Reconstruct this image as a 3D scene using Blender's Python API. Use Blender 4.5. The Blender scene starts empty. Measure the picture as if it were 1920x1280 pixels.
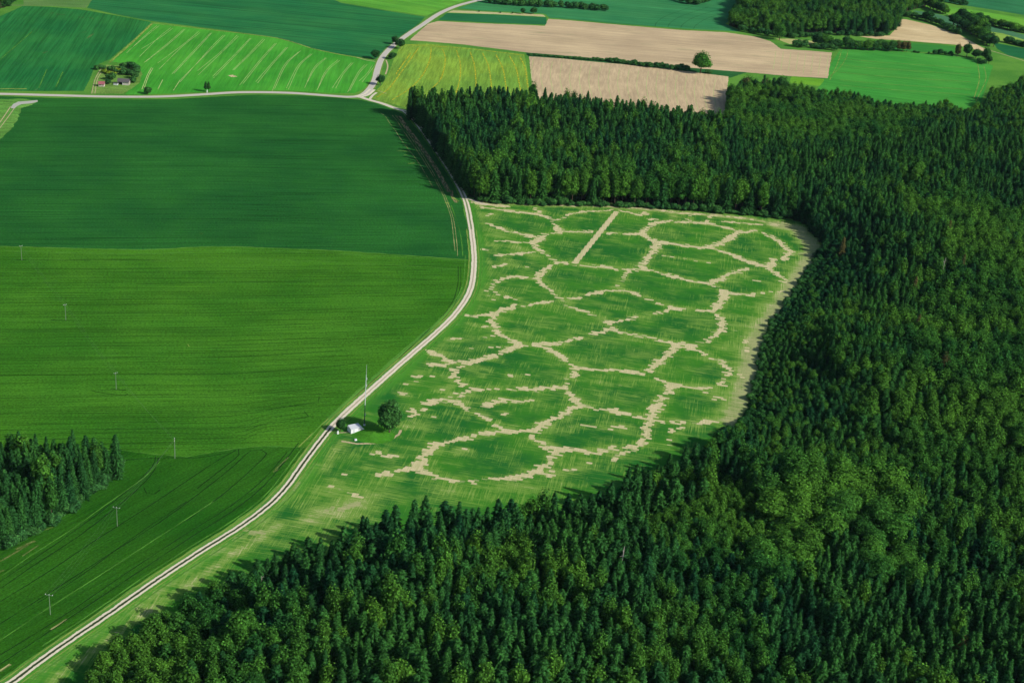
import bpy, bmesh, math, random
import numpy as np
from mathutils import Vector, Matrix
from mathutils.geometry import tessellate_polygon

SC = bpy.context.scene
C = SC.collection
R = math.radians

# ------------------------------------------------------------------ camera
CAM_H, PITCH, ROLL, LENS = 331.0, R(25.0), R(5.0), 50.0
FPX = LENS / 36.0 * 1920.0
Fw = Vector((0, math.cos(PITCH), -math.sin(PITCH)))
U0 = Vector((0, math.sin(PITCH), math.cos(PITCH)))
R0 = Vector((1, 0, 0))
Rt = R0 * math.cos(ROLL) + U0 * math.sin(ROLL)
Up = -R0 * math.sin(ROLL) + U0 * math.cos(ROLL)
cam_d = bpy.data.cameras.new("camera")
cam = bpy.data.objects.new("camera", cam_d)
C.objects.link(cam)
cam_d.sensor_width = 36.0
cam_d.lens = LENS
cam_d.clip_start = 1.0
cam_d.clip_end = 60000.0
m = Matrix((Rt, Up, -Fw)).transposed().to_4x4()
m.translation = Vector((0, 0, CAM_H))
cam.matrix_world = m
SC.camera = cam

# ------------------------------------------------------------------ sky, sun, exposure
SUN_EL, SUN_AZ = R(34.0), R(112.0)          # azimuth clockwise from +Y: sun to the right, a little behind the camera
world = bpy.data.worlds.new("World")
SC.world = world
world.use_nodes = True
nt = world.node_tree
bg = nt.nodes['Background']
sky = nt.nodes.new('ShaderNodeTexSky')
sky.sky_type = 'NISHITA'
sky.sun_disc = False
sky.sun_elevation = SUN_EL
sky.sun_rotation = SUN_AZ
nt.links.new(sky.outputs[0], bg.inputs[0])
bg.inputs[1].default_value = 0.095
sun_d = bpy.data.lights.new("sun", 'SUN')
sun_d.energy = 4.3
sun_d.angle = R(0.5)
sun_d.color = (1.0, 0.94, 0.84)
sun = bpy.data.objects.new("sun", sun_d)
C.objects.link(sun)
sd = Vector((math.sin(SUN_AZ) * math.cos(SUN_EL), math.cos(SUN_AZ) * math.cos(SUN_EL), math.sin(SUN_EL)))
sun.rotation_euler = (-sd).to_track_quat('-Z', 'Y').to_euler()
sun.location = (300, -200, 500)
SC.view_settings.view_transform = 'Standard'
SC.view_settings.look = 'None'
SC.view_settings.gamma = 1.0
SC.view_settings.exposure = 0.42

# ------------------------------------------------------------------ photo pixel -> point on the ground (or at height z)
def W(px, py, z=0.0):
    d = Fw * FPX + Rt * (px - 960.0) - Up * (py - 640.0)
    t = (CAM_H - z) / -d.z
    return (d.x * t, d.y * t)
def W3(px, py, z=0.0):
    a = W(px, py, z)
    return Vector((a[0], a[1], z))
def PX(x, y, z=0.0):
    v = Vector((x, y, z - CAM_H))
    q = v.dot(Fw)
    return 960 + FPX * v.dot(Rt) / q, 640 - FPX * v.dot(Up) / q
def WP(pts):
    return [W(*p) for p in pts]
def scale_at(px, py):
    a, b = W(px, py), W(px + 10, py)
    return 10.0 / math.dist(a, b)
rng = random.Random(7)

# ------------------------------------------------------------------ object helpers
def tag(o, label=None, cat=None, group=None, kind=None):
    if label: o['label'] = label
    if cat: o['category'] = cat
    if group: o['group'] = group
    if kind: o['kind'] = kind
    return o
def empty(name, loc, rz=0.0, label=None, cat=None, group=None):
    o = bpy.data.objects.new(name, None)
    o.empty_display_size = 0.5
    C.objects.link(o)
    o.location = loc
    o.rotation_euler = (0, 0, rz)
    return tag(o, label, cat, group)
class MB:
    """collects shapes with material slots and uv, builds ONE mesh object"""
    def __init__(s): s.v, s.f, s.mi, s.uv = [], [], [], []
    def face(s, pts, mi=0, uv=None):
        n = len(s.v)
        s.v += [tuple(p) for p in pts]
        s.f.append(tuple(range(n, n + len(pts))))
        s.mi.append(mi)
        s.uv += (uv if uv else [(0, 0)] * len(pts))
    def box(s, c, d, mi=0, rz=0.0, top=None):
        cx, cy, cz = c
        hx, hy, hz = d[0] / 2, d[1] / 2, d[2] / 2
        t = top if top else (1, 1)
        P = []
        for z, k in ((-hz, (1, 1)), (hz, t)):
            for x, y in ((-1, -1), (1, -1), (1, 1), (-1, 1)):
                X, Y = x * hx * k[0], y * hy * k[1]
                P.append((cx + X * math.cos(rz) - Y * math.sin(rz), cy + X * math.sin(rz) + Y * math.cos(rz), cz + z))
        for q in ((3, 2, 1, 0), (4, 5, 6, 7), (0, 1, 5, 4), (1, 2, 6, 5), (2, 3, 7, 6), (3, 0, 4, 7)):
            s.face([P[i] for i in q], mi)
    def tube(s, a, b, r0, r1=None, n=8, mi=0, caps=True):
        a, b = Vector(a), Vector(b)
        r1 = r0 if r1 is None else r1
        d = (b - a).normalized()
        u = d.orthogonal().normalized()
        w = d.cross(u)
        A = [a + (u * math.cos(2 * math.pi * i / n) + w * math.sin(2 * math.pi * i / n)) * r0 for i in range(n)]
        B = [b + (u * math.cos(2 * math.pi * i / n) + w * math.sin(2 * math.pi * i / n)) * r1 for i in range(n)]
        for i in range(n):
            j = (i + 1) % n
            s.face([A[i], A[j], B[j], B[i]], mi)
        if caps:
            s.face(A[::-1], mi)
            s.face(B, mi)
    def mesh(s, name):
        me = bpy.data.meshes.new(name)
        me.from_pydata(s.v, [], s.f)
        me.polygons.foreach_set('material_index', s.mi)
        l = me.uv_layers.new(name='UVMap')
        l.data.foreach_set('uv', [c for p in s.uv for c in p])
        me.update()
        return me
    def build(s, name, mats, parent=None, smooth=False):
        me = s.mesh(name)
        for mm in (mats if isinstance(mats, (list, tuple)) else [mats] if mats else []):
            me.materials.append(mm)
        if smooth:
            me.polygons.foreach_set('use_smooth', [True] * len(me.polygons))
        o = bpy.data.objects.new(name, me)
        C.objects.link(o)
        if parent: o.parent = parent
        return o

# ------------------------------------------------------------------ node helpers
class NT:
    def __init__(s, name):
        s.m = bpy.data.materials.new(name)
        s.m.use_nodes = True
        s.t = s.m.node_tree
        s.b = s.t.nodes['Principled BSDF']
        s.b.inputs['Specular IOR Level'].default_value = 0.0
        s.b.inputs['Roughness'].default_value = 0.9
        s.out = s.t.nodes['Material Output']
    def n(s, k, **kw):
        x = s.t.nodes.new(k)
        for a, b in kw.items(): setattr(x, a, b)
        return x
    def L(s, a, b): s.t.links.new(a, b)
    def obj(s):
        return s.n('ShaderNodeTexCoord').outputs['Object']
    def vec(s, src, rot=0.0, sc=(1, 1, 1), loc=(0, 0, 0)):
        r = s.n('ShaderNodeMapping', vector_type='POINT')
        r.inputs['Rotation'].default_value = (0, 0, rot)
        s.L(src, r.inputs[0])
        q = s.n('ShaderNodeVectorMath', operation='MULTIPLY')
        q.inputs[1].default_value = sc
        s.L(r.outputs[0], q.inputs[0])
        return q.outputs[0]
    def noise(s, v, scale=1.0, detail=3.0, rough=0.55, dist=0.0):
        x = s.n('ShaderNodeTexNoise')
        x.inputs['Scale'].default_value = scale
        x.inputs['Detail'].default_value = detail
        x.inputs['Roughness'].default_value = rough
        x.inputs['Distortion'].default_value = dist
        s.L(v, x.inputs['Vector'])
        return x.outputs['Fac']
    def rng(s, f, a, b, c=0.0, d=1.0, smooth=True):
        x = s.n('ShaderNodeMapRange')
        if smooth: x.interpolation_type = 'SMOOTHSTEP'
        for i, v in zip((1, 2, 3, 4), (a, b, c, d)):
            x.inputs[i].default_value = v
        s.L(f, x.inputs[0])
        return x.outputs[0]
    def math(s, op, a, b=None, clamp=False):
        x = s.n('ShaderNodeMath', operation=op, use_clamp=clamp)
        for i, q in enumerate((a, b)):
            if q is None: continue
            if isinstance(q, (int, float)): x.inputs[i].default_value = q
            else: s.L(q, x.inputs[i])
        return x.outputs[0]
    def mix(s, f, a, b):
        x = s.n('ShaderNodeMix', data_type='RGBA')
        for k, q in ((0, f), (6, a), (7, b)):
            if isinstance(q, (int, float)): x.inputs[k].default_value = q
            elif isinstance(q, (tuple, list)): x.inputs[k].default_value = (*q, 1)
            else: s.L(q, x.inputs[k])
        return x.outputs[2]
    def color(s, c):
        if isinstance(c, (tuple, list)): s.b.inputs['Base Color'].default_value = (*c, 1)
        else: s.L(c, s.b.inputs['Base Color'])
    def bump(s, h, strength=0.4, dist=0.5):
        x = s.n('ShaderNodeBump')
        x.inputs['Strength'].default_value = strength
        x.inputs['Distance'].default_value = dist
        s.L(h, x.inputs['Height'])
        s.L(x.outputs[0], s.b.inputs['Normal'])
    def alpha(s, f): s.L(f, s.b.inputs['Alpha'])

def mul(c, k): return tuple(min(1, x * k) for x in c)
def pdir(p, q):
    a, b = W(*p), W(*q)
    return math.atan2(b[1] - a[1], b[0] - a[0])

def mat_plain(name, c, rough=0.8, nscale=2.0, var=0.25, metal=0.0):
    t = NT(name)
    f = t.noise(t.obj(), nscale, 4)
    t.color(t.mix(f, mul(c, 1 - var), mul(c, 1 + var)))
    t.b.inputs['Roughness'].default_value = rough
    t.b.inputs['Metallic'].default_value = metal
    return t.m

def mat_field(name, ca, cb, ang, row=2.2, along=60.0, streak=0.5, grain=0.35, dark=None, spots=None, line=0.0, big=1 / 70.0, bump=0.35):
    """crop field: slow drift of two tones, streaks along the drilling rows, fine grain"""
    t = NT(name)
    o = t.obj()
    big_ = t.rng(t.noise(o, big, 3, 0.6), 0.3, 0.7)
    col = t.mix(big_, ca, cb)
    r1 = t.noise(t.vec(o, -ang, (1 / along, 1 / row, 1)), 1.0, 4, 0.65, 0.15)
    k = t.rng(r1, 0.28, 0.72, 1 - streak, 1 + streak * 0.9)
    r2 = t.noise(t.vec(o, -ang, (1 / (along * 2.5), 1 / (row * 7), 1)), 1.0, 3, 0.5, 0.2)
    k2 = t.rng(r2, 0.35, 0.65, 1 - streak * .35, 1 + streak * .35)
    g = t.noise(t.vec(o, -ang, (0.8, 1.5, 1)), 1.0, 4, 0.75)
    k3 = t.rng(g, 0.3, 0.7, 1 - grain, 1 + grain)
    kk = t.math('MULTIPLY', t.math('MULTIPLY', k, k2), k3)
    if line > 0:            # sparse thin darker drill lines
        r3 = t.noise(t.vec(o, -ang, (1 / 150.0, 1 / 1.1, 1)), 1.0, 2, 0.5, 0.1)
        kk = t.math('MULTIPLY', kk, t.rng(r3, 0.60, 0.70, 1.0, 1 - line))
    vm = t.n('ShaderNodeVectorMath', operation='SCALE')
    t.L(col, vm.inputs[0])
    t.L(kk, vm.inputs['Scale'])
    col = vm.outputs[0]
    if dark is not None:
        q = t.rng(t.noise(t.vec(o, -ang, (1 / 40, 1 / 8, 1)), 1.0, 5, 0.6), 0.58, 0.75)
        col = t.mix(t.math('MULTIPLY', q, 0.8), col, dark)
    if spots is not None:
        q = t.rng(t.noise(t.vec(o, -ang, (1 / 3, 1 / 1.2, 1)), 1.0, 4, 0.7), 0.64, 0.74)
        col = t.mix(t.math('MULTIPLY', q, 0.7), col, spots)
    t.color(col)
    t.bump(t.math('ADD', g, r1), bump, 0.5)
    return t.m

def mat_soft(name, ca, cb, thr=0.5, soft=0.25, nsc=0.6, stretch=(1, 1), edge=0.3, maxa=1.0):
    """ragged edged marking; UV.x = -1..1 across, UV.y = metres along; alpha broken up by noise"""
    t = NT(name)
    o = t.obj()
    uv = t.n('ShaderNodeTexCoord').outputs['UV']
    sep = t.n('ShaderNodeSeparateXYZ')
    t.L(uv, sep.inputs[0])
    ax = t.math('ABSOLUTE', sep.outputs[0])
    e = t.rng(ax, 1.0 - edge, 1.0, 1.0, 0.0)
    if stretch == (1, 1):
        nz = t.noise(o, nsc, 5, 0.7)
    else:
        mp = t.n('ShaderNodeVectorMath', operation='MULTIPLY')
        mp.inputs[1].default_value = (stretch[0], stretch[1], 1)
        t.L(uv, mp.inputs[0])
        ad = t.n('ShaderNodeVectorMath', operation='ADD')
        t.L(mp.outputs[0], ad.inputs[0])
        sc = t.n('ShaderNodeVectorMath', operation='SCALE')
        sc.inputs['Scale'].default_value = 0.02
        t.L(o, sc.inputs[0])
        t.L(sc.outputs[0], ad.inputs[1])
        nz = t.noise(ad.outputs[0], 1.0, 5, 0.7)
    a = t.math('ADD', nz, t.math('MULTIPLY', t.math('SUBTRACT', e, 1.0), 0.6))
    a = t.rng(a, thr - soft / 2, thr + soft / 2, 0.0, maxa)
    t.alpha(a)
    t.color(t.mix(t.noise(o, 1.3, 4, 0.7), ca, cb))
    return t.m

# ------------------------------------------------------------------ ground materials
G_TAN, G_TAN2 = (0.42, 0.32, 0.17), (0.60, 0.50, 0.31)
M_soft_tan = mat_soft('dry_soil_patch', G_TAN, G_TAN2, 0.44, 0.2, 0.9)
M_soft_muted = mat_soft('muted_bare_patch', (0.13, 0.19, 0.04), (0.30, 0.31, 0.12), 0.46, 0.5, 0.8, (1, 1), 1.0, .75)
M_soft_tan_streak = mat_soft('dry_grass_streak', (0.30, 0.33, 0.10), (0.45, 0.42, 0.20), 0.50, 0.30, 1.0, (2.2, 0.09), 0.6)
M_soft_brown = mat_soft('bare_brown_strip', (0.15, 0.16, 0.06), (0.30, 0.25, 0.13), 0.46, 0.3, 1.0, (1.6, 0.15), 0.5, 0.9)
M_tram_light = mat_soft('pale_wheel_line', (0.34, 0.46, 0.14), (0.55, 0.58, 0.28), 0.34, 0.3, 1.0, (0.5, 0.10), 0.7, 0.8)
M_tram_dark = mat_soft('dark_wheel_line', (0.010, 0.040, 0.010), (0.018, 0.060, 0.014), 0.38, 0.25, 1.0, (0.5, 0.06), 0.7, 0.75)
M_tram_green = mat_soft('light_green_line', (0.07, 0.24, 0.025), (0.10, 0.28, 0.04), 0.42, 0.3, 1.0, (0.5, 0.05), 0.7, 0.8)
M_tram_yellow = mat_soft('yellow_flower_line', (0.34, 0.37, 0.03), (0.50, 0.46, 0.03), 0.47, 0.25, 0.5, (1.2, 0.25), 0.7, 0.9)
M_verge = mat_soft('pale_verge', (0.14, 0.28, 0.04), (0.30, 0.36, 0.09), 0.42, 0.35, 1.0, (1.2, 0.08), 0.6, 0.85)

# ------------------------------------------------------------------ strips and sheets
def smooth_line(pts, step=4.0):
    P = [Vector(p) for p in pts]
    if len(P) < 3:
        n = max(2, int((P[-1] - P[0]).length / step))
        return [P[0].lerp(P[-1], i / n) for i in range(n + 1)]
    Q = [P[0] * 2 - P[1]] + P + [P[-1] * 2 - P[-2]]
    out = []
    for i in range(1, len(Q) - 2):
        n = max(1, int((Q[i + 1] - Q[i]).length / step))
        for k in range(n):
            t = k / n
            a, b, c, d = Q[i - 1], Q[i], Q[i + 1], Q[i + 2]
            out.append(0.5 * ((2 * b) + (c - a) * t + (2 * a - 5 * b + 4 * c - d) * t * t + (3 * b - a - 3 * c + d) * t ** 3))
    out.append(P[-1])
    return out
def strip(mb, px, width, mi=0, z=0.06, off=0.0, world_pts=None, w2=None, step=4.0, jit=0.0, round_ends=False):
    P = smooth_line(world_pts if world_pts else WP(px), step)
    n = len(P)
    prev = None
    s = 0.0
    for i, p in enumerate(P):
        d = (P[min(i + 1, n - 1)] - P[max(i - 1, 0)])
        d = d.normalized() if d.length > 1e-6 else Vector((1, 0))
        nr = Vector((-d.y, d.x))
        w = width if w2 is None else width + (w2 - width) * i / (n - 1)
        if round_ends: w *= max(0.05, math.sqrt(max(0, 1 - (2 * i / (n - 1) - 1) ** 2)))
        c = p + nr * off
        j1, j2 = rng.uniform(-jit, jit), rng.uniform(-jit, jit)
        a = c + nr * (w / 2 + j1)
        b = c - nr * (w / 2 + j2)
        if i: s += (p - P[i - 1]).length
        cur = ((a.x, a.y, z), (b.x, b.y, z), s)
        if prev:
            mb.face([prev[1], cur[1], cur[0], prev[0]], mi, [(1, prev[2]), (1, cur[2]), (-1, cur[2]), (-1, prev[2])])
        prev = cur
def sheet(mb, pts, z, mi=0, jit=0.0, step=None):
    """flat polygon from photo points; edges get a slightly ragged run"""
    P = [Vector(p) for p in pts]
    Q = []
    for i, p in enumerate(P):
        q = P[(i + 1) % len(P)]
        L_ = (q - p).length
        n = max(1, int(L_ / step)) if step else 1
        for k in range(n):
            v = p.lerp(q, k / n)
            if k and jit: v = v + Vector((rng.uniform(-jit, jit), rng.uniform(-jit, jit)))
            Q.append(Vector((v.x, v.y, 0)))
    for t in tessellate_polygon([Q]):
        T = [Q[i] for i in t]
        if (T[1] - T[0]).cross(T[2] - T[0]).z < 0: T = T[::-1]
        mb.face([(v.x, v.y, z) for v in T], mi)

def field(name, pts, mat, z, label=None, extra=None, jit=0.35, step=3.0):
    mb = MB()
    sheet(mb, WP(pts), z, 0, jit, step)
    mats = [mat]
    for (mt, lines) in (extra or []):
        mats.append(mt)
        for kw in lines:
            kw = dict(kw)
            strip(mb, kw.pop('p'), kw.pop('w'), len(mats) - 1, z + 0.02 + 0.004 * len(mats), **kw)
    o = mb.build(name, mats)
    tag(o, label, kind='structure')
    return o

# ================================================================== FOREST OUTLINES (x, y, z of the edge seen there)
MAIN = [(772,216,0),(800,255,0),(826,292,0),(848,325,0),(866,350,0),(884,371,0),(900,378,0),(1000,382,0),(1100,384,0),(1250,390,0),
 (1400,401,0),(1480,409,0),(1512,422,0),(1545,460,0),(1530,492,0),(1508,528,0),(1478,572,0),(1450,612,0),(1434,650,0),(1424,700,0),
 (1412,750,0),(1398,790,0),(1375,790,10),(1340,808,20),(1280,830,22),(1230,845,23),(1180,868,24),(1120,903,25),(1050,915,25),(950,925,25),
 (870,932,25),(800,925,25),(740,933,25),(690,955,24),(633,985,24),(590,985,24),(530,1003,23),(473,1040,20),(433,1058,18),(400,1092,12),
 (367,1108,11),(343,1138,10),(300,1152,9),(273,1172,9),(233,1192,8),(200,1225,8),(167,1258,8),(130,1320,8),(60,1420,0),(1000,1500,0),(2150,1420,0),
 (2150,120,0),(1920,140,14),(1895,155,14),(1862,162,14),(1848,190,13),(1813,198,12),(1773,186,12),(1713,190,12),(1647,184,12),(1600,168,12),
 (1567,165,13),(1533,162,13),(1487,154,14),(1460,144,14),(1427,146,14),(1397,150,14),(1374,160,14),(1369,185,0),(1368,202,12),
 (1366,204,24),(1330,196,24),(1300,195,24),(1200,186,24),(1100,173,24),(1000,163,24),(920,160,24),(860,162,24),(800,164,24),(777,172,22),(767,195,14)]
LEFTW = [(-160,825,19),(-40,818,20),(0,818,20),(60,814,20),(110,818,20),(165,811,20),(200,820,19),(222,843,16),(220,872,0),(203,897,0),(170,925,0),
 (120,962,0),(80,988,0),(40,1008,0),(0,1032,0),(-60,1062,0),(-160,1110,0)]
HILLW = [(1366,48,0),(1395,58,0),(1425,62,0),(1470,68,0),(1510,63,0),(1560,63,0),(1600,65,0),(1660,65,0),(1680,54,0),(1686,34,0),(1700,22,0),
 (1735,12,0),(1742,-40,0),(1400,-60,0),(1402,-15,0),(1378,25,0)]
CORNERW = [(-120,22,0),(-20,20,0),(8,15,0),(26,4,0),(34,-25,0),(-120,-25,0)]
CLEAR = [(1392,196),(1420,190),(1450,196),(1480,200),(1492,210),(1480,218),(1440,214),(1405,206)]
def inside(pts, X, Y):
    r = np.zeros(X.shape, bool)
    n = len(pts)
    for i in range(n):
        x1, y1 = pts[i]
        x2, y2 = pts[(i + 1) % n]
        c = ((y1 > Y) != (y2 > Y))
        with np.errstate(divide='ignore', invalid='ignore'):
            r ^= c & (X < (x2 - x1) * (Y - y1) / (y2 - y1 + 1e-12) + x1)
    return r
def seg_dist(lines, X, Y):
    """distance to a set of world polylines, minus half their width"""
    best = np.full(X.shape, 1e9)
    for P, w in lines:
        for (x1, y1), (x2, y2) in zip(P[:-1], P[1:]):
            dx, dy = x2 - x1, y2 - y1
            t = np.clip(((X - x1) * dx + (Y - y1) * dy) / (dx * dx + dy * dy + 1e-9), 0, 1)
            d = np.hypot(X - x1 - t * dx, Y - y1 - t * dy) - w / 2
            np.minimum(best, d, out=best)
    return best
FORESTS = [WP(p) for p in (MAIN, LEFTW, HILLW, CORNERW)]
CLEARW = WP(CLEAR)

# low rises and hollows of the ground, under the main forest only
BUMPS = [(1330,985,9,45),(1560,985,7,30),(1440,1040,-5,28),(1740,900,-6,60),(1800,520,8,60),(1560,720,7,45),(1250,1150,5,60),(1650,1100,-4,60),
         (900,1150,4,60),(1700,330,6,80),(1500,330,-4,60),(1860,760,6,50),(1690,600,-6,35),(620,1180,4,50)]
BW = [(*W(a, b), h, r) for a, b, h, r in BUMPS]
def relief(X, Y):
    X, Y = np.asarray(X, float), np.asarray(Y, float)
    z = np.zeros(X.shape)
    for x, y, h, r in BW:
        z += h * np.exp(-((X - x) ** 2 + (Y - y) ** 2) / (2 * r * r))
    edge = seg_dist([(FORESTS[0] + [FORESTS[0][0]], 0)], X, Y)
    f = np.clip((edge - 8) / 35, 0, 1)
    return np.where(inside(FORESTS[0], X, Y), z * f * f * (3 - 2 * f), 0.0)

# ------------------------------------------------------------------ ground sheet to the horizon
def mat_ground():
    t = NT('meadow_grass')
    o = t.obj()
    f = t.rng(t.noise(o, 1 / 45, 4, 0.6), 0.35, 0.65)
    c = t.mix(f, (0.045, 0.17, 0.022), (0.085, 0.23, 0.03))
    g = t.noise(o, 0.7, 5, 0.75)
    c = t.mix(t.rng(g, 0.45, 0.75, 0, 0.6), c, (0.16, 0.26, 0.06))
    t.color(c)
    t.bump(g, 0.4, 0.4)
    return t.m
gs = 10.0
xs = np.arange(-700, 1001, gs)
ys = np.arange(300, 2001, gs)
GX, GY = np.meshgrid(xs, ys)
GZ = relief(GX, GY)
nx, ny = len(xs), len(ys)
verts = list(zip(GX.ravel().tolist(), GY.ravel().tolist(), GZ.ravel().tolist()))
idx = np.arange(nx * ny).reshape(ny, nx)
faces = [(int(idx[j, i]), int(idx[j, i + 1]), int(idx[j + 1, i + 1]), int(idx[j + 1, i])) for j in range(ny - 1) for i in range(nx - 1)]
X0, X1, Y0, Y1 = -700, 1000, 300, 2000
F = 25000
b = len(verts)
verts += [(-F, -F, 0), (F, -F, 0), (F, F, 0), (-F, F, 0), (X0, Y0, 0), (X1, Y0, 0), (X1, Y1, 0), (X0, Y1, 0)]
faces += [(b, b + 1, b + 5, b + 4), (b + 1, b + 2, b + 6, b + 5), (b + 2, b + 3, b + 7, b + 6), (b + 3, b, b + 4, b + 7)]
me = bpy.data.meshes.new('ground')
me.from_pydata(verts, [], faces)
me.materials.append(mat_ground())
me.polygons.foreach_set('use_smooth', [True] * len(me.polygons))
ground = bpy.data.objects.new('ground', me)
C.objects.link(ground)
tag(ground, kind='structure')

# forest floor follows the relief, a hand above the meadow
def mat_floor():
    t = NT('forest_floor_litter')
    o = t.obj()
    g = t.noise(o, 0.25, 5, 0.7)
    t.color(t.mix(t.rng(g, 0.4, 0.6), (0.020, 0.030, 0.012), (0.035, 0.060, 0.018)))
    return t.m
fm = mat_floor()
fv, ff, vid = [], [], {}
fs = 5.0
fx = np.arange(-400, 900, fs)
fy = np.arange(320, 1500, fs)
CX, CY = np.meshgrid(fx + fs / 2, fy + fs / 2)
ins = np.zeros(CX.shape, bool)
for P in FORESTS[:1]:
    ins |= inside(P, CX, CY)
ins &= ~inside(CLEARW, CX, CY)
VX, VY = np.meshgrid(np.append(fx, fx[-1] + fs), np.append(fy, fy[-1] + fs))
def ground_z(X, Y):
    """height of the ground sheet itself (bilinear between its vertices)"""
    u = np.clip((X - xs[0]) / gs, 0, nx - 1.001)
    v = np.clip((Y - ys[0]) / gs, 0, ny - 1.001)
    i, j = u.astype(int), v.astype(int)
    a, b_ = u - i, v - j
    return GZ[j, i] * (1 - a) * (1 - b_) + GZ[j, i + 1] * a * (1 - b_) + GZ[j + 1, i] * (1 - a) * b_ + GZ[j + 1, i + 1] * a * b_
VZ = ground_z(VX, VY) + 0.12
for j, i in zip(*np.nonzero(ins)):
    q = []
    for jj, ii in ((j, i), (j, i + 1), (j + 1, i + 1), (j + 1, i)):
        k = (jj, ii)
        if k not in vid:
            vid[k] = len(fv)
            fv.append((float(VX[jj, ii]), float(VY[jj, ii]), float(VZ[jj, ii])))
        q.append(vid[k])
    ff.append(q)
me = bpy.data.meshes.new('forest_floor')
me.from_pydata(fv, [], ff)
me.materials.append(fm)
o = bpy.data.objects.new('forest_floor', me)
C.objects.link(o)
tag(o, kind='structure')
mb = MB()
for P in (LEFTW, HILLW, CORNERW):
    sheet(mb, WP(P), 0.05)
o = mb.build('forest_floor', fm)
tag(o, kind='structure')

# ================================================================== FIELDS
TEAL_A, TEAL_B = (0.012, 0.080, 0.016), (0.019, 0.112, 0.018)
GRN_A, GRN_B = (0.027, 0.118, 0.009), (0.048, 0.162, 0.012)
a_h = pdir((100, 350), (700, 352))
TRACK = [(0,1291),(20,1280),(100,1221),(200,1153),(290,1090),(380,1031),(450,987),(500,950),(535,915),(562,878),(590,840),(620,802),(650,772),(700,727),
         (760,674),(830,613),(862,578),(880,548),(887,520),(889,480),(884,430),(874,380),(855,340),(830,300),(800,256),(775,224),(757,208)]
def shift(line, d):
    return [(x + d, y) for x, y in line]
# big blue-green field
t1 = []
M_f1 = mat_field('bluegreen_wheat', TEAL_A, TEAL_B, a_h, 1.4, 45, 0.17, 0.40, line=0.5)
dashed = [dict(p=[(713,212),(722,218),(730,230),(740,243),(752,262),(768,283),(785,305),(800,330),(812,352)], w=0.7),
          dict(p=[(735,216),(745,228),(758,248),(775,272),(792,298),(808,323),(820,345),(833,372),(845,405),(850,440),(853,470)], w=0.9),
          dict(p=[(741,216),(752,230),(765,250),(782,275),(798,300),(813,325),(826,350),(840,380),(850,410),(856,450),(858,480)], w=0.8)]
brownst = [dict(p=[(748,218),(762,238),(780,262),(798,288),(815,312),(830,338),(842,360)], w=5.5),
           dict(p=[(845,357),(850,372),(856,380)], w=4.0)]
greenst = [dict(p=[(846,385),(858,420),(865,450),(868,480)], w=1.0)]
spots1 = [dict(p=[(745,283),(770,284)], w=1.2), dict(p=[(757,291),(764,291)], w=1.2), dict(p=[(765,307),(778,306)], w=1.6),
          dict(p=[(835,380),(842,382)], w=3), dict(p=[(848,370),(860,378)], w=3), dict(p=[(374,438),(380,438)], w=.8)]
field('field', [(-400,178),(-60,178),(0,181),(100,184),(250,187),(330,186),(400,182),(480,178),(560,179),(640,184),(672,187),(705,194),(740,207),(757,214),
  (780,240),(800,268),(826,306),(848,342),(866,378),(876,425),(880,470),(880,487),(800,481),(700,474),(600,468),(520,465),(440,462),(380,462),
  (320,466),(260,468),(180,466),(60,463),(-60,460),(-400,455)], M_f1, 0.05,
  extra=[(M_soft_tan_streak, dashed), (M_soft_brown, brownst), (M_tram_green, greenst), (M_verge, spots1),
         (M_tram_dark, [dict(p=[(-50, y + 3 + rng.uniform(-2, 2)), (150, y + rng.uniform(-2, 2)), (300, y), (450, y + 1 + rng.uniform(-2, 2)), (600, y + 4 + (y - 200) * .03), (rng.uniform(700, 800), y + 9 + (y - 200) * .02)], w=rng.uniform(.45, .8)) for y in range(203, 450, 9)])])
# yellow-green field in front of it
M_f2 = mat_field('yellowgreen_rye', GRN_A, GRN_B, pdir((100, 600), (700, 596)), 1.3, 40, 0.20, 0.45, line=0.6, spots=(0.07, 0.20, 0.015))
lines2 = []
for y in range(500, 835, 10):
    x_end = min(830, 870 - max(0, y - 530) * 1.0)
    x0_ = rng.choice((-60, -60, rng.uniform(0, 200)))
    lines2.append(dict(p=[(x0_, y + 5 + rng.uniform(-2, 2)), (240, y + 2 + rng.uniform(-2, 2)), (430, y + 1 + rng.uniform(-2, 2)), (x_end * .85, y - 2 - (y - 500) * .05), (x_end, y - 3 - (y - 500) * .09)], w=rng.uniform(.4, .7)))
for y in (508, 528, 556, 585, 617, 646, 668, 700, 742, 772, 802):
    lines2.append(dict(p=[(-60, y + 5), (200, y + 2), (430, y + 1), (700 - max(0, y - 600) * .6, y - 3 - (y - 500) * .06), (800 - max(0, y - 560) * .95, y - 1 - (y - 500) * .10)], w=.75))
light2 = [dict(p=[(10,471),(120,474),(250,477),(330,474),(400,469),(520,471),(700,479),(870,489)], w=1.5),
          dict(p=[(60,486),(200,489),(300,490),(400,485),(520,487),(700,495),(860,505)], w=1.0)]
hoops = [dict(p=[(170,732),(200,738),(235,741),(240,738)], w=1.0), dict(p=[(95,600),(125,601),(142,600)], w=1.6),
         dict(p=[(30,487),(48,488)], w=1.4), dict(p=[(207,730),(236,731)], w=1.4),
         dict(p=[(640,768),(690,722),(750,670),(810,612),(845,572),(858,535),(859,500)], w=1.0),
         dict(p=[(648,774),(700,724),(757,672),(818,612),(850,575),(863,535),(864,500)], w=.7)]
marks = [dict(p=[(598,776),(625,776),(645,780)], w=.9), dict(p=[(690,722),(700,735),(708,742)], w=.9)]
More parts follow.
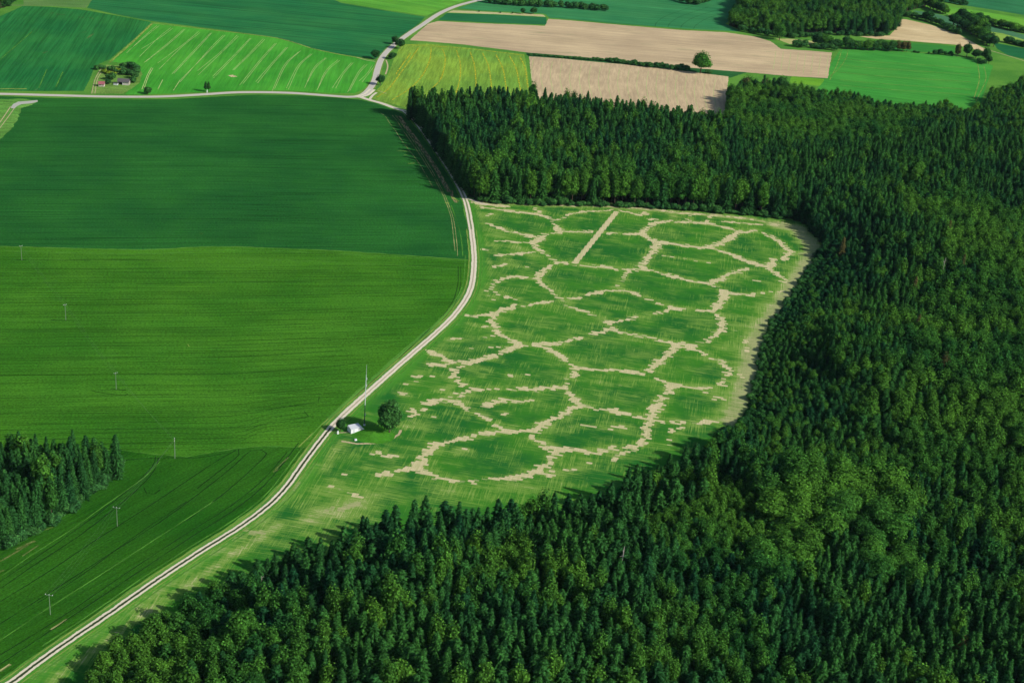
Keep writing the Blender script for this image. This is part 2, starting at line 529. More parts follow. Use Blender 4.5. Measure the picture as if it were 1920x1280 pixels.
field('field', [(-400,456),(-60,461),(60,464),(180,467),(260,469),(320,467),(380,463),(440,463),(520,466),(600,469),(700,475),(800,482),(880,488),
  (878,515),(868,545),(848,572),(812,608),(750,660),(690,714),(640,758),(612,786),(596,812),(575,838),(500,836),(440,840),(350,856),(280,850),(215,842),
  (100,850),(-60,860),(-400,870)], M_f2, 0.055,
  extra=[(M_tram_dark, lines2 + hoops), (M_tram_green, light2), (M_verge, [dict(p=[(615,785),(560,838)], w=1.2), dict(p=[(355,650),(352,645)], w=.8)])])
# lower left field with rows that bend
a3 = pdir((40, 1150), (500, 900))
M_f3 = mat_field('deep_green_barley', (0.012, 0.076, 0.006), (0.024, 0.102, 0.008), a3, 1.5, 80, 0.22, 0.40)
dk3 = [dict(p=[(0,1245),(120,1165),(240,1085),(350,1012),(440,955),(500,905),(545,850),(560,830)], w=1.1),
       dict(p=[(0,1228),(125,1150),(240,1072),(345,1003),(430,950),(492,900),(538,848)], w=.9),
       dict(p=[(0,1169),(110,1100),(200,1042),(290,985),(360,935),(430,880),(470,845),(490,843),(500,850),(480,872),(420,925),(350,975)], w=1.0),
       dict(p=[(0,1128),(90,1072),(180,1012),(270,955),(345,905),(400,868),(440,845),(447,842),(448,852),(415,880),(370,915)], w=1.0),
       dict(p=[(0,1104),(60,1062),(140,1010),(200,965),(260,915),(290,880),(297,858)], w=1.0),
       dict(p=[(0,1090),(60,1050),(130,1002),(190,958),(250,910),(285,875),(292,856)], w=.9),
       dict(p=[(70,1130),(150,1080),(260,1000),(350,940)], w=.8),
       dict(p=[(225,863),(300,858),(370,858),(430,848)], w=.9),
       dict(p=[(270,915),(275,925),(290,926),(300,918)], w=.9)]
lt3 = [dict(p=[(0,1200),(90,1140),(200,1070),(300,1005),(400,940)], w=1.2), dict(p=[(0,1082),(60,1040),(130,995),(200,945),(270,895),(300,865)], w=.9),
       dict(p=[(0,1280),(60,1232),(160,1172)], w=2.2)]
pale3 = [dict(p=[(0,1052),(30,1035),(55,1020)], w=3.0), dict(p=[(30,1030),(50,1020),(66,1014)], w=3.6), dict(p=[(42,1042),(60,1030),(72,1022)], w=1.8),
         dict(p=[(512,885),(524,872),(542,857)], w=2.0), dict(p=[(515,883),(522,880)], w=2.2),
         dict(p=[(82,994),(100,988)], w=1.6), dict(p=[(0,1072),(8,1068)], w=1.6)]
field('field', [(-400,872),(-60,862),(100,852),(215,843),(280,851),(350,857),(440,841),(500,837),(574,839),(545,878),(522,908),(488,942),(440,978),(372,1021),
  (280,1080),(190,1142),(90,1210),(0,1273),(-200,1420),(-500,1420)], M_f3, 0.062,
  extra=[(M_tram_dark, dk3), (M_tram_green, lt3), (M_soft_muted, pale3), (M_soft_tan_streak, [dict(p=[(0,1258),(20,1245)], w=2.5), dict(p=[(95,1180),(125,1160)], w=1.2)])])
# far fields, left
aF4 = pdir((30, 140), (120, 20))
M_f4 = mat_field('far_bluegreen_wheat', (0.012, 0.110, 0.028), (0.022, 0.145, 0.030), aF4, 2.5, 80, 0.28, 0.2)
field('field', [(-300,150),(-100,75),(0,31),(42,12),(90,13),(150,18),(220,30),(284,42),(250,75),(205,112),(186,120),(176,128),(168,150),(157,171),(60,171),(-60,169),(-300,169)],
  M_f4, 0.05, extra=[(M_soft_muted, [dict(p=[(162,73),(176,63)], w=4.2, round_ends=True), dict(p=[(95,26),(100,24)], w=2.5), dict(p=[(103,27),(122,28)], w=2.2), dict(p=[(148,33),(158,33)], w=3.2),
    dict(p=[(166,33),(176,36)], w=2.2), dict(p=[(80,100),(90,97)], w=2.6), dict(p=[(64,168),(72,168)], w=2.6), dict(p=[(155,62),(162,60)], w=1.5)]),
    (M_tram_green, [dict(p=[(105,163),(118,135)], w=2), dict(p=[(73,165),(88,130)], w=1.6), dict(p=[(0,112),(60,60)], w=1.5)]),
    (M_verge, [dict(p=[(0,167),(50,167)], w=4)])])
field('field', [(-100,10),(45,9),(38,-30),(205,-30),(160,15),(100,12)], mat_field('olive_meadow', (0.07, 0.17, 0.04), (0.11, 0.20, 0.06), a_h, 3, 40, 0.2, 0.25), 0.045)
field('field', [(163,15),(200,-40),(600,-40),(612,-6),(640,6),(720,20),(797,32),(786,45),(764,63),(742,80),(727,96),(704,111),(640,103),(590,93),(520,71),(420,57),(284,40),(220,28)],
  mat_field('far_dark_wheat', (0.014, 0.120, 0.038), (0.024, 0.145, 0.040), pdir((300, 20), (700, 60)), 3.2, 120, 0.3, 0.15, line=0.35), 0.052,
  extra=[(M_tram_green, [dict(p=[(700,108),(650,104),(590,92)], w=2)])])
field('field', [(617,-6),(640,4),(720,18),(800,30),(828,17),(868,3),(900,-10),(930,-40),(590,-40)],
  mat_field('bright_young_rye', (0.07, 0.26, 0.03), (0.11, 0.32, 0.035), pdir((650, 2), (760, 20)), 2.5, 90, 0.25, 0.15), 0.048)
# bright field with tramlines
tl = []
for tx, ty, mx, my, bx, by in ((296,46,275,66,240,92),(322,51,300,70,262,100),(346,55,318,80,272,118),(373,59,342,86,296,126),(396,61,372,88,324,132),(421,64,395,92,338,150),
    (446,66,415,98,372,140),(470,70,442,102,400,148),(494,73,470,100,438,135),(516,80,490,112,452,160),(538,87,512,118,482,160),(562,95,535,122,512,165),
    (584,101,560,124,540,163),(611,107,590,128,575,158),(635,112,612,134,596,167),(660,117,642,140,626,171),(686,119,672,138,655,168),(700,122,690,138,676,160)):
    for d in (-1.6, 1.6):
        tl.append(dict(p=[(tx + d + rng.uniform(-1, 1), ty + rng.uniform(0, 3)), (mx + d, my), (bx + d + rng.uniform(-2, 2), by + rng.uniform(-8, 8))], w=.6))
tl += [dict(p=[(284,127),(276,142),(266,168)], w=1.0), dict(p=[(287,128),(279,142),(270,167)], w=1.0), dict(p=[(305,150),(296,168)], w=1.0), dict(p=[(338,150),(325,170)], w=1.)]
M_f8 = mat_field('bright_green_wheat', (0.035, 0.225, 0.022), (0.060, 0.285, 0.028), pdir((340, 150), (400, 62)), 2.5, 50, 0.16, 0.18)
field('field', [(287,43),(400,57),(520,72),(598,95),(660,107),(703,114),(705,128),(699,145),(684,166),(665,175),(620,175),(540,170),(450,169),(380,173),(262,178),(235,178),(262,140),(250,122),(205,115),(250,77)],
  M_f8, 0.056, extra=[(M_tram_light, tl), (M_soft_tan, [dict(p=[(426,142),(446,144)], w=9, round_ends=True), ]), (M_verge, [dict(p=[(205,118),(250,78),(286,44)], w=4), dict(p=[(286,44),(400,57),(520,72),(600,95),(702,114)], w=3.2)])])
# flowering yellow field
yl = []
for pts in ([(785,90),(760,125),(730,165),(706,183)], [(808,90),(806,112),(793,140),(770,165),(735,188)], [(830,93),(835,112),(828,145),(812,165)], [(856,95),(863,120),(862,150),(855,175)],
            [(882,98),(890,125),(893,165)], [(905,100),(916,125),(922,165)], [(930,103),(943,130),(950,170)], [(955,105),(968,130),(976,170)], [(975,107),(985,130),(990,165)], [(770,100),(752,125),(742,140)]):
    yl.append(dict(p=pts, w=2.6))
M_f9 = mat_field('flowering_rape', (0.12, 0.25, 0.035), (0.18, 0.30, 0.035), pdir((800, 180), (830, 100)), 2.6, 30, 0.25, 0.3, spots=(0.40, 0.42, 0.02))
field('field', [(752,84),(800,82),(870,89),(983,102),(990,140),(995,215),(900,225),(800,215),(764,204),(742,197),(702,186),(692,180),(700,174),(716,160),(728,140),(738,112)],
  M_f9, 0.058, extra=[(M_tram_yellow, yl + [dict(p=[(756,84),(870,91),(983,104)], w=3)]), (M_verge, [dict(p=[(696,184),(742,200),(765,206)], w=3)])])
# ploughed fields
PLO_A, PLO_B = (0.37, 0.285, 0.175), (0.45, 0.35, 0.21)
aP = pdir((900, 60), (1500, 110))
M_p1 = mat_field('ploughed_soil', PLO_A, PLO_B, aP, 3.0, 70, 0.16, 0.14, dark=(0.22, 0.24, 0.12), line=0.1, bump=.2)
pl = [dict(p=[(1455 + i * 14, 96 + i * 1.2), (1450 + i * 14, 130 + i * 2)], w=.9) for i in range(8)]
field('field', [(768,76),(785,60),(803,45),(822,40),(900,44),(1000,48),(1022,49),(1028,36),(1060,38),(1160,47),(1280,57),(1360,61),(1415,69),(1445,78),(1464,92),(1510,95),(1560,99),(1552,147),(1480,143),(1400,136),(1290,127),(1200,117),(1100,108),(990,99),(870,84),(800,78)],
  M_p1, 0.06, extra=[(M_tram_light, pl)])
M_p2 = mat_field('harrowed_soil', PLO_A, PLO_B, pdir((1100, 180), (1110, 110)), 2.2, 22, 0.16, 0.16, bump=.2)
pl = [dict(p=[(1000 + i * 18, 112 + i * 1.9), (996 + i * 18, 140 + i * 1.9), (1003 + i * 18, 175 + i * 1.9)], w=.9) for i in range(20)]
field('field', [(992,106),(1050,110),(1100,115),(1180,122),(1250,129),(1366,144),(1362,180),(1358,215),(1200,212),(1060,196),(1000,185)], M_p2, 0.06, extra=[(M_tram_light, pl)])
field('field', [(838,25),(930,28),(1024,33),(1026,47),(1000,46),(900,42),(822,38)], mat_field('dark_strip_crop', (0.015, 0.115, 0.04), (0.020, 0.13, 0.045), aP, 2.5, 60, 0.15, 0.15), 0.054)
field('field', [(850,20),(900,22),(1018,28),(1023,32),(930,27),(838,24)], mat_field('dry_grass_strip', (0.36, 0.36, 0.16), (0.42, 0.38, 0.2), aP, 2.5, 30, 0.2, 0.2), 0.051)
M_f12 = mat_field('bluegreen_meadow', (0.024, 0.155, 0.055), (0.038, 0.190, 0.062), aP, 4, 120, 0.2, 0.12)
hoop12 = [dict(p=[(1228 + i * 24, 50 + i * 1.5), (1232 + i * 25, 42 + i * 1.4), (1250 + i * 27, 30 + i), (1300 + i * 30, 12 + i)], w=.8) for i in range(4)]
field('field', [(858,16),(885,7),(925,-4),(960,-40),(1500,-40),(1420,-5),(1378,30),(1360,45),(1390,60),(1280,54),(1160,45),(1060,36),(1030,34),(1024,28),(1018,26),(900,20)], M_f12, 0.047, extra=[(M_tram_dark, hoop12)])
# green field, right, and the patches beyond it
M_f14 = mat_field('green_hayfield', (0.035, 0.215, 0.03), (0.055, 0.255, 0.036), pdir((1580, 130), (1800, 155)), 4, 60, 0.16, 0.15)
field('field', [(1576,93),(1640,94),(1700,98),(1780,104),(1835,112),(1862,124),(1850,160),(1832,215),(1700,215),(1560,190),(1530,170),(1545,152),(1558,120)], M_f14, 0.055,
  extra=[(M_verge, [dict(p=[(1578,95),(1570,120),(1556,150)], w=1.2), dict(p=[(1590,95),(1586,110),(1572,130),(1556,143)], w=1.), dict(p=[(1833,120),(1836,150),(1826,185)], w=1.5), dict(p=[(1845,125),(1848,150),(1830,190)], w=1.2)] +
   [dict(p=[(1575, y), (1650, y + 7), (1820, y + 18)], w=1.6) for y in (110, 122, 136, 150, 160)])])
field('field', [(1484,143),(1552,150),(1540,162),(1480,156)], mat_field('yellow_green_corner', (0.09, 0.26, 0.02), (0.13, 0.30, 0.025), aP, 3, 30, 0.2, 0.2), 0.051)
field('field', [(1612,69),(1668,67),(1683,50),(1686,36),(1700,37),(1745,47),(1800,66),(1835,86),(1860,98),(1840,96),(1790,84),(1700,77),(1640,73)],
  mat_field('sandy_soil', (0.44, 0.34, 0.18), (0.52, 0.42, 0.24), aP, 4, 40, 0.15, 0.15, dark=(.3, .3, .15)), 0.053)
field('field', [(1455,73),(1480,73),(1530,78),(1530,84),(1480,83)], mat_field('straw_strip', (0.30, 0.32, 0.11), (0.40, 0.36, 0.16), aP, 4, 30, 0.2, 0.2), 0.05)
field('field', [(1735,-40),(1745,5),(1790,14),(1930,36),(1990,45),(1990,68),(1920,52),(1850,38),(1780,28),(1748,16),(1735,12),(1730,0)], mat_field('lime_ley', (0.09, 0.28, 0.03), (0.13, 0.32, 0.035), pdir((1760, 10), (1900, 40)), 4, 90, 0.22, 0.1), 0.048)
field('field', [(1750,-40),(1760,3),(1800,9),(1930,30),(2000,40),(2000,-40)], mat_field('far_teal_crop', (0.024, 0.14, 0.055), (0.03, 0.16, 0.06), pdir((1800, 0), (1900, 16)), 4, 90, 0.25, 0.1, line=.3), 0.052)
field('field', [(1712,20),(1745,24),(1800,37),(1860,50),(1930,68),(1930,78),(1880,64),(1850,58),(1800,50),(1745,38)], mat_field('grey_green_crop', (0.05, 0.15, 0.07), (0.065, 0.18, 0.08), aP, 3, 60, 0.15, 0.12), 0.05)
field('field', [(1852,59),(1880,63),(1925,76),(1925,82),(1886,80),(1860,78)], mat_field('pale_lime_ley', (0.17, 0.30, 0.05), (0.22, 0.34, 0.06), aP, 3, 60, 0.15, 0.12), 0.053)
field('field', [(1862,80),(1925,92),(1925,112),(1890,104),(1870,92)], mat_field('dark_corner_crop', (0.012, 0.10, 0.035), (0.016, 0.12, 0.04), aP, 3, 60, 0.15, 0.12), 0.049)
field('field', [(1600,77),(1700,80),(1790,87),(1790,100),(1700,97),(1600,92)], mat_field('strip_of_grass', (0.03, 0.17, 0.03), (0.04, 0.2, 0.03), aP, 3, 60, 0.15, 0.12), 0.044)
field('field', [(985,98),(1100,106),(1290,126),(1400,136),(1370,146),(1250,130),(1100,116),(990,106)], mat_field('rank_hedge_grass', (0.014, 0.075, 0.022), (0.022, 0.10, 0.026), aP, 2, 10, 0.2, 0.3), 0.053)

# ------------------------------------------------------------------ roads and tracks
def mat_road():
    t = NT('worn_pale_asphalt')
    o = t.obj()
    uv = t.n('ShaderNodeSeparateXYZ')
    t.L(t.n('ShaderNodeTexCoord').outputs['UV'], uv.inputs[0])
    ax = t.math('ABSOLUTE', uv.outputs[0])
    c = t.mix(t.noise(o, 0.3, 4), (0.36, 0.34, 0.30), (0.46, 0.43, 0.38))
    c = t.mix(t.rng(ax, 0.72, 0.9), c, (0.46, 0.45, 0.33))
    t.color(c)
    return t.m
def mat_track(name, mid_col, mid_w, edge_w=0.95):
    t = NT(name)
    o = t.obj()
    uv = t.n('ShaderNodeSeparateXYZ')
    t.L(t.n('ShaderNodeTexCoord').outputs['UV'], uv.inputs[0])
    ax = t.math('ADD', t.math('ABSOLUTE', uv.outputs[0]), t.math('MULTIPLY', t.math('SUBTRACT', t.noise(o, 0.6, 4, .7), 0.5), 0.45))
    c = t.mix(t.noise(o, 0.5, 5, .7), (0.46, 0.42, 0.30), (0.66, 0.61, 0.47))
    c = t.mix(t.rng(ax, mid_w * 0.75, mid_w * 1.25, 1, 0), c, mid_col)
    t.color(c)
    t.alpha(t.rng(ax, edge_w - 0.06, edge_w + 0.06, 1, 0))
    return t.m
mb = MB()
ROAD = [(-300,174),(-60,176),(0,176.5),(100,179),(200,181.5),(300,181.5),(380,177.5),(450,173.5),(540,174.5),(620,180),(655,182),(678,179),(693,167),(703,150),(708,130),(717,108),(735,88),(762,67),(792,47),(822,27),(850,14),(880,5),(915,-3),(960,-14),(1010,-40)]
strip(mb, ROAD, 5.6, 0, 0.11, step=3)
road = mb.build('road', mat_road())
tag(road, 'pale paved road crossing behind the fields and curving up to the top', kind='structure')
mb = MB()
strip(mb, [(672,181),(690,187),(715,194),(740,203),(757,208),(768,212)], 4.4, 0, 0.13, step=3)
strip(mb, [(668,182),(686,178),(698,168)], 6.5, 0, 0.125, step=3)
strip(mb, [(693,187),(698,180),(706,174)], 2.2, 0, 0.12, step=3)
o = mb.build('road', mat_track('side_road_gravel', (0.42, 0.40, 0.34), 0.3))
tag(o, 'short gravel side road from the bend to the corner of the wood', kind='structure')
mb = MB()
k = 12
strip(mb, TRACK[:k], 3.5, 0, 0.14, step=2.5, jit=.12)
strip(mb, TRACK[k - 1:21], 3.6, 1, 0.145, step=2.5, jit=.12)
strip(mb, TRACK[20:], 3.9, 2, 0.15, step=2.5, jit=.12)
strip(mb, [(872,372),(885,375),(900,381),(915,384)], 2.5, 1, 0.135, step=2.5)
o = mb.build('farm_track', [mat_track('track_two_ruts', (0.030, 0.050, 0.020), 0.30, 0.88), mat_track('track_gravel', (0.33, 0.28, 0.21), 0.22), mat_track('track_green_middle', (0.16, 0.20, 0.10), 0.30)])  # last stretch: same ruts, middle strip greener and darker than the gravel one
tag(o, 'two rut gravel farm track running down between the fields', kind='structure')
mb = MB()
strip(mb, TRACK[:21], 1.3, 0, .095, off=3.2)
strip(mb, TRACK[:21], 1.0, 0, .097, off=-3.0)
strip(mb, TRACK[2:20], 1.4, 1, .099, off=5.4)
strip(mb, TRACK[1:22], 1.6, 1, .101, off=-5.0)
strip(mb, ROAD[1:], 1.2, 0, .103, off=3.6)
strip(mb, ROAD[1:], 1.2, 0, .105, off=-3.6)
o = mb.build('verge', [M_verge, M_tram_green])
tag(o, kind='structure')
# small tracks
mb = MB()
strip(mb, [(668,108),(690,114),(704,116)], 1.8, 0, 0.10)
strip(mb, [(700,48),(900,22),(850,19),(840,22)][1:], 1.4, 0, 0.09)
strip(mb, [(640,827),(670,832),(700,831),(725,827),(748,814),(752,806)], 2.6, 0, 0.10)
strip(mb, [(628,812),(640,811),(656,810)], 1.6, 0, 0.10)
strip(mb, [(190,128),(178,150),(172,176)], 1.0, 0, .09, off=-.0)
strip(mb, [(195,130),(183,148),(178,176)], 1.0, 0, .09)
strip(mb, [(1830,86),(1860,96),(1890,105),(1925,116)], 3.0, 0, .1)
strip(mb, [(1778,28),(1796,33)], 3.0, 0, .1)
strip(mb, [(20,200),(8,218),(-8,240),(-40,280)], 1.5, 0, .1)
strip(mb, [(27,203),(15,220),(0,240),(-30,280)], 1.2, 0, .1)
strip(mb, [(708,170),(725,176)][:2], 1.2, 0, .1)
strip(mb, [(724,113),(727,125),(723,140)], 2.6, 0, .1)
M_path = mat_soft('trodden_earth', (0.34, 0.29, 0.15), (0.50, 0.44, 0.26), 0.30, 0.4, 0.9, (1, 1), 0.8, .9)
o = mb.build('path', M_path)
tag(o, kind='structure')
mb = MB()
sheet(mb, WP([(20,203),(24,196),(34,191),(50,190),(70,188),(71,191),(60,194),(40,196),(31,200),(27,204)]), 0.105, 0, .15, 2)
tag(mb.build('hard_standing', mat_plain('pale_gravel', (0.34, 0.35, 0.30), .8, .5, .12)), 'pale concrete pad beside the road at far left', kind='structure')
mb = MB()
sheet(mb, WP([(-60,186),(0,186),(50,186),(72,190),(60,197),(40,203),(34,225),(18,245),(0,262),(-60,270)]), 0.085, 0, .8, 3)
tag(mb.build('field', mat_field('rough_grass_patch', (0.06, 0.2, 0.03), (0.12, 0.26, 0.05), a_h, 3, 12, .3, .4, spots=(.3, .32, .12))), kind='structure')
mb = MB()
sheet(mb, WP([(170,176),(176,150),(184,133),(200,122),(245,125),(262,130),(268,140),(262,155),(245,168),(230,176)]), 0.085, 0, .6, 3)
tag(mb.build('yard', mat_field('yard_grass', (0.09, 0.2, 0.035), (0.17, 0.27, 0.06), a_h, 3, 12, .25, .4)), kind='structure')

# ================================================================== PATTERNED FIELD (parched network on green)
NETL = [
 ([(920,470),(905,468)],2.0),([(925,500),(950,497),(985,500)],1.8),([(912,545),(925,560),(945,566)],2.0),([(870,590),(900,592),(930,590)],1.8),([(880,655),(905,650),(940,652)],1.6),
 ([(820,735),(850,722),(860,712)],1.8),([(760,720),(780,716)],1.8),([(740,735),(760,742)],1.8),([(1150,860),(1175,846),(1200,834)],2.2),([(1010,886),(1070,880),(1110,868)],2.0),
 ([(1287,795),(1262,812),(1250,830)],2.0),([(1395,520),(1440,530),(1470,528)],1.6),([(1375,620),(1400,640),(1405,665)],1.8),([(1380,700),(1395,705)],1.8),([(1180,800),(1140,803),(1110,798),(1070,800)],1.5),
 ([(955,705),(1000,703)],1.2),([(1120,720),(1180,724)],1.0),([(850,850),(870,842)],1.8),([(640,890),(660,884)],1.8),([(700,850),(715,846)],1.8),([(1090,468),(1120,470)],1.0),([(1250,480),(1330,492)],1.0),
 ([(933,427),(967,437),(1007,445),(1010,452)],3.0),([(913,452),(960,453),(1010,455)],2.2),([(930,480),(960,477),(1003,472)],2.5),
 ([(1010,447),(1003,464),(1023,477),(1047,490),(1077,495),(1113,499),(1160,504),(1203,505),(1227,507),(1250,515),(1280,522),(1313,529),(1340,530)],4.2),
 ([(1010,447),(1030,439),(1053,435),(1070,434),(1133,436),(1173,440),(1204,438)],3.4),([(1043,424),(1053,435)],4.5),
 ([(1204,438),(1215,447),(1229,452),(1250,456),(1280,460),(1310,463),(1330,465)],4.6),
 ([(1235,455),(1220,477),(1203,503)],5.0),([(1047,492),(1023,507),(1007,524)],3.6),
 ([(1007,524),(973,517),(950,522),(930,527),(920,542),(940,552),(967,560)],3.2),
 ([(1007,524),(1027,537),(1040,550),(1053,562),(1070,574),(1097,584),(1120,595),(1143,609),(1157,620),(1187,627),(1233,637),(1273,647),(1290,651)],3.8),
 ([(1053,562),(1087,557),(1120,549),(1140,544),(1173,547),(1200,555),(1220,564),(1243,570),(1260,577),(1280,579),(1333,582)],4.2),
 ([(1177,505),(1160,534),(1150,545)],2.6),([(1260,579),(1233,587),(1200,592),(1173,600),(1143,604)],3.4),([(1040,565),(1007,569),(980,574)],2.8),
 ([(967,570),(950,580),(930,587),(923,600),(930,614),(937,627),(953,635),(977,647),(1013,647),(1053,645)],4.2),
 ([(1053,640),(1087,634),(1100,629),(1120,625),(1140,619)],3.4),([(840,637),(880,635),(923,632),(937,627)],2.6),
 ([(860,610),(880,609)],2.6),([(890,610),(925,613)],2.6),
 ([(977,647),(950,657),(927,665),(903,674),(880,679),(857,689),(847,704),(857,717),(877,730)],4.2),
 ([(803,656),(815,663),(827,667),(840,675),(880,679)],3.4),([(803,680),(837,684)],2.4),([(787,705),(840,704),(850,710)],1.8),
 ([(1017,649),(1040,660),(1060,674),(1083,689)],4.0),([(1083,689),(1120,693),(1160,695),(1203,700),(1220,704),(1240,714),(1260,722),(1280,724),(1302,726)],3.8),
 ([(1217,696),(1240,677),(1260,660),(1273,650),(1283,645)],4.8),([(1083,690),(1067,714),(1060,725)],4.0),([(1060,725),(1007,730),(957,729),(917,730),(880,730)],3.4),
 ([(877,732),(862,748),(870,758)],3.4),([(877,730),(847,742)],2.6),
 ([(1060,725),(1073,744),(1093,760),(1133,767),(1173,774),(1207,785),(1220,789),(1250,790),(1280,792),(1307,795),(1330,789),(1346,790)],3.8),
 ([(1260,722),(1253,737),(1237,754),(1227,770),(1222,785)],5.4),
 ([(1093,762),(1067,770),(1050,784),(1023,795),(1000,807)],5.2),([(1000,807),(973,807),(940,804),(923,790),(900,779),(880,770),(860,754),(827,749),(797,757)],3.6),
 ([(913,757),(940,750),(960,752),(990,750)],3.4),([(1000,807),(933,808),(900,815),(873,822),(843,827),(820,833)],3.6),
 ([(820,833),(806,848),(797,862),(787,876)],5.6),([(1000,807),(993,815),(1010,827),(1027,837),(1047,844),(1087,845),(1123,847),(1153,840),(1183,840)],3.6),
 ([(1220,787),(1213,817),(1200,834)],4.0),([(790,877),(767,877),(740,882),(720,886),(703,896)],4.6),
 ([(787,882),(827,892),(853,900),(887,902),(923,899),(960,896),(993,889),(1010,886),(1033,891)],3.8),([(1050,845),(1023,874),(1010,886)],4.6),
 ([(769,770),(777,776),(772,786)],5.0),([(781,769),(790,768)],3.0),([(799,782),(806,781)],3.0),([(784,794),(793,794)],2.2),([(765,790),(775,791)],2.),
 ([(731,856),(738,856)],3.4),([(686,878),(694,879)],2.2),([(903,704),(900,706)],1.5),([(944,776),(949,776)],3.4),
 ([(1330,464),(1357,454),(1377,440),(1390,433)],5.6),([(1330,464),(1347,469),(1377,480),(1403,490),(1423,495),(1443,505),(1470,522)],4.0),
 ([(1204,437),(1219,425),(1229,418),(1245,415),(1259,413),(1271,417),(1299,417),(1328,420),(1348,423),(1378,431),(1394,435),(1415,433),(1429,437),(1445,445),(1459,451),(1469,459),(1482,470),(1471,487)],4.6),
 ([(1405,492),(1430,498),(1447,497),(1453,487)],5.6),([(1400,504),(1385,510),(1367,515),(1352,525),(1340,528)],5.2),([(1333,534),(1345,538)],3.4),
 ([(1355,545),(1360,556),(1350,570),(1337,584)],5.6),([(1337,584),(1353,597),(1357,614),(1343,627),(1333,637),(1310,644),(1283,650)],4.0),
 ([(1362,551),(1397,552),(1420,554),(1443,547),(1467,545)],2.8),([(1280,650),(1313,657),(1333,670),(1350,677),(1367,694),(1363,714),(1350,718)],3.6),
 ([(1317,727),(1337,727)],2.4),([(1323,737),(1340,738)],2.8),([(1340,747),(1357,748)],4.0),([(1350,722),(1360,722)],2.2),
 ([(924,392),(955,395),(982,399),(1008,402),(1030,408),(1041,417),(1046,430)],3.8),([(1041,414),(1055,408),(1075,399),(1111,396),(1146,394),(1180,399),(1200,403)],3.8),
 ([(911,417),(930,424),(949,430)],2.6),([(896,382),(920,384),(947,386)],5.6),([(905,388),(925,392)],4.0),([(930,398),(920,404),(911,404)],2.0),
 ([(1219,412),(1230,411)],3.0),([(1263,405),(1259,413)],2.6),([(1332,406),(1330,418)],2.8),([(1295,409),(1293,416)],1.6),([(1007,391),(1014,397)],3.0),([(1210,400),(1208,402)],3.0),
 ([(1350,414),(1398,419),(1453,423)],1.8),
 ([(885,378),(905,379),(1000,382),(1060,384),(1150,387),(1210,391),(1279,400),(1358,405),(1408,411),(1457,421)],3.2),
([(622,912),(635,917)],2.4),([(647,918),(658,920)],2.0),([(670,928),(680,930)],2.4),
]
DRYL = [ ([(668,945),(650,950),(636,956)],3.2,1.5),([(626,950),(608,958)],1.6,1.3),([(458,994),(470,999),(488,999)],3.0,1.6),([(560,905),(550,915),(543,925),(538,932)],1.6,1.3),([(436,1010),(425,1022)],2,1.2),
 # softer parched margins: line, width, strength
 ([(1457,421),(1497,430),(1522,462),(1520,478),(1500,520),(1462,575),(1435,612),(1412,660),(1403,710),(1388,760),(1372,790)],14,1.3),
 ([(1480,470),(1490,510),(1450,560),(1420,610),(1380,650)],14,0.5),
 ([(885,380),(1000,384),(1150,389),(1279,399),(1408,411),(1497,432)],7,0.9),
 ([(893,385),(905,420),(912,460),(914,500),(905,535),(890,560)],5,0.45),
 ([(905,400),(930,470),(960,500),(1000,500)],14,0.35),
 ([(905,420),(960,460),(1000,480)],10,0.5),
 ([(800,660),(840,680),(880,690)],14,0.5),([(765,700),(800,700),(840,705)],8,0.4),
 ([(590,870),(560,905),(535,935),(500,968),(440,1012),(380,1050),(300,1105),(220,1160),(140,1215),(60,1270)],5,0.8),
 ([(520,985),(480,1010),(420,1050),(360,1090),(300,1130),(240,1170),(170,1220),(100,1270)],6,0.75),
 ([(690,935),(640,950),(600,965),(580,985)],18,0.7),([(640,905),(600,945)],14,0.4),
 ([(640,830),(620,850),(600,880)],6,0.5),([(680,905),(740,900)],8,.3),
 ([(740,790),(760,800),(790,800)],6,.4),
 ([(1200,430),(1350,440),(1450,500)],60,0.12),([(1340,600),(1390,620)],30,0.3),([(1000,600),(1200,640),(1100,760)],60,0.16),([(1150,860),(1000,905),(800,920)],16,.3),
]
CROP = [(885,376),(905,377),(1000,380),(1100,383),(1250,388),(1400,399),(1490,409),(1520,425),(1550,462),(1540,500),(1510,545),(1475,600),(1450,650),(1440,700),(1430,760),(1430,850),
 (1250,960),(1100,1010),(800,1030),(700,1060),(560,1090),(480,1140),(420,1190),(300,1290),(160,1400),(-60,1400),(10,1291),(110,1221),(210,1153),(300,1090),(390,1031),(460,987),(510,950),(545,915),(572,878),(600,840),(630,802),(660,772),(710,727),
 (770,674),(840,613),(872,578),(889,548),(896,520),(897,480),(892,430),(880,380)]
CW = WP(CROP)
aB = pdir((1077, 493), (1155, 398))
aA = pdir((1083, 689), (1203, 699))
print('row dirs', math.degrees(aA), math.degrees(aB))
aA = (aA + aB - math.pi / 2) / 2
ca, sa = math.cos(aA), math.sin(aA)
cs = 0.55
nrng = np.random.default_rng(3)
A = np.array(CW)
U = A[:, 0] * ca + A[:, 1] * sa
V = -A[:, 0] * sa + A[:, 1] * ca
iu = np.arange(int(U.min() / cs) - 1, int(U.max() / cs) + 2)
iv = np.arange(int(V.min() / cs) - 1, int(V.max() / cs) + 2)
IU, IV = np.meshgrid(iu, iv)
def toxy(u, v): return u * ca - v * sa, u * sa + v * ca
Xc, Yc = toxy(IU * cs, IV * cs)
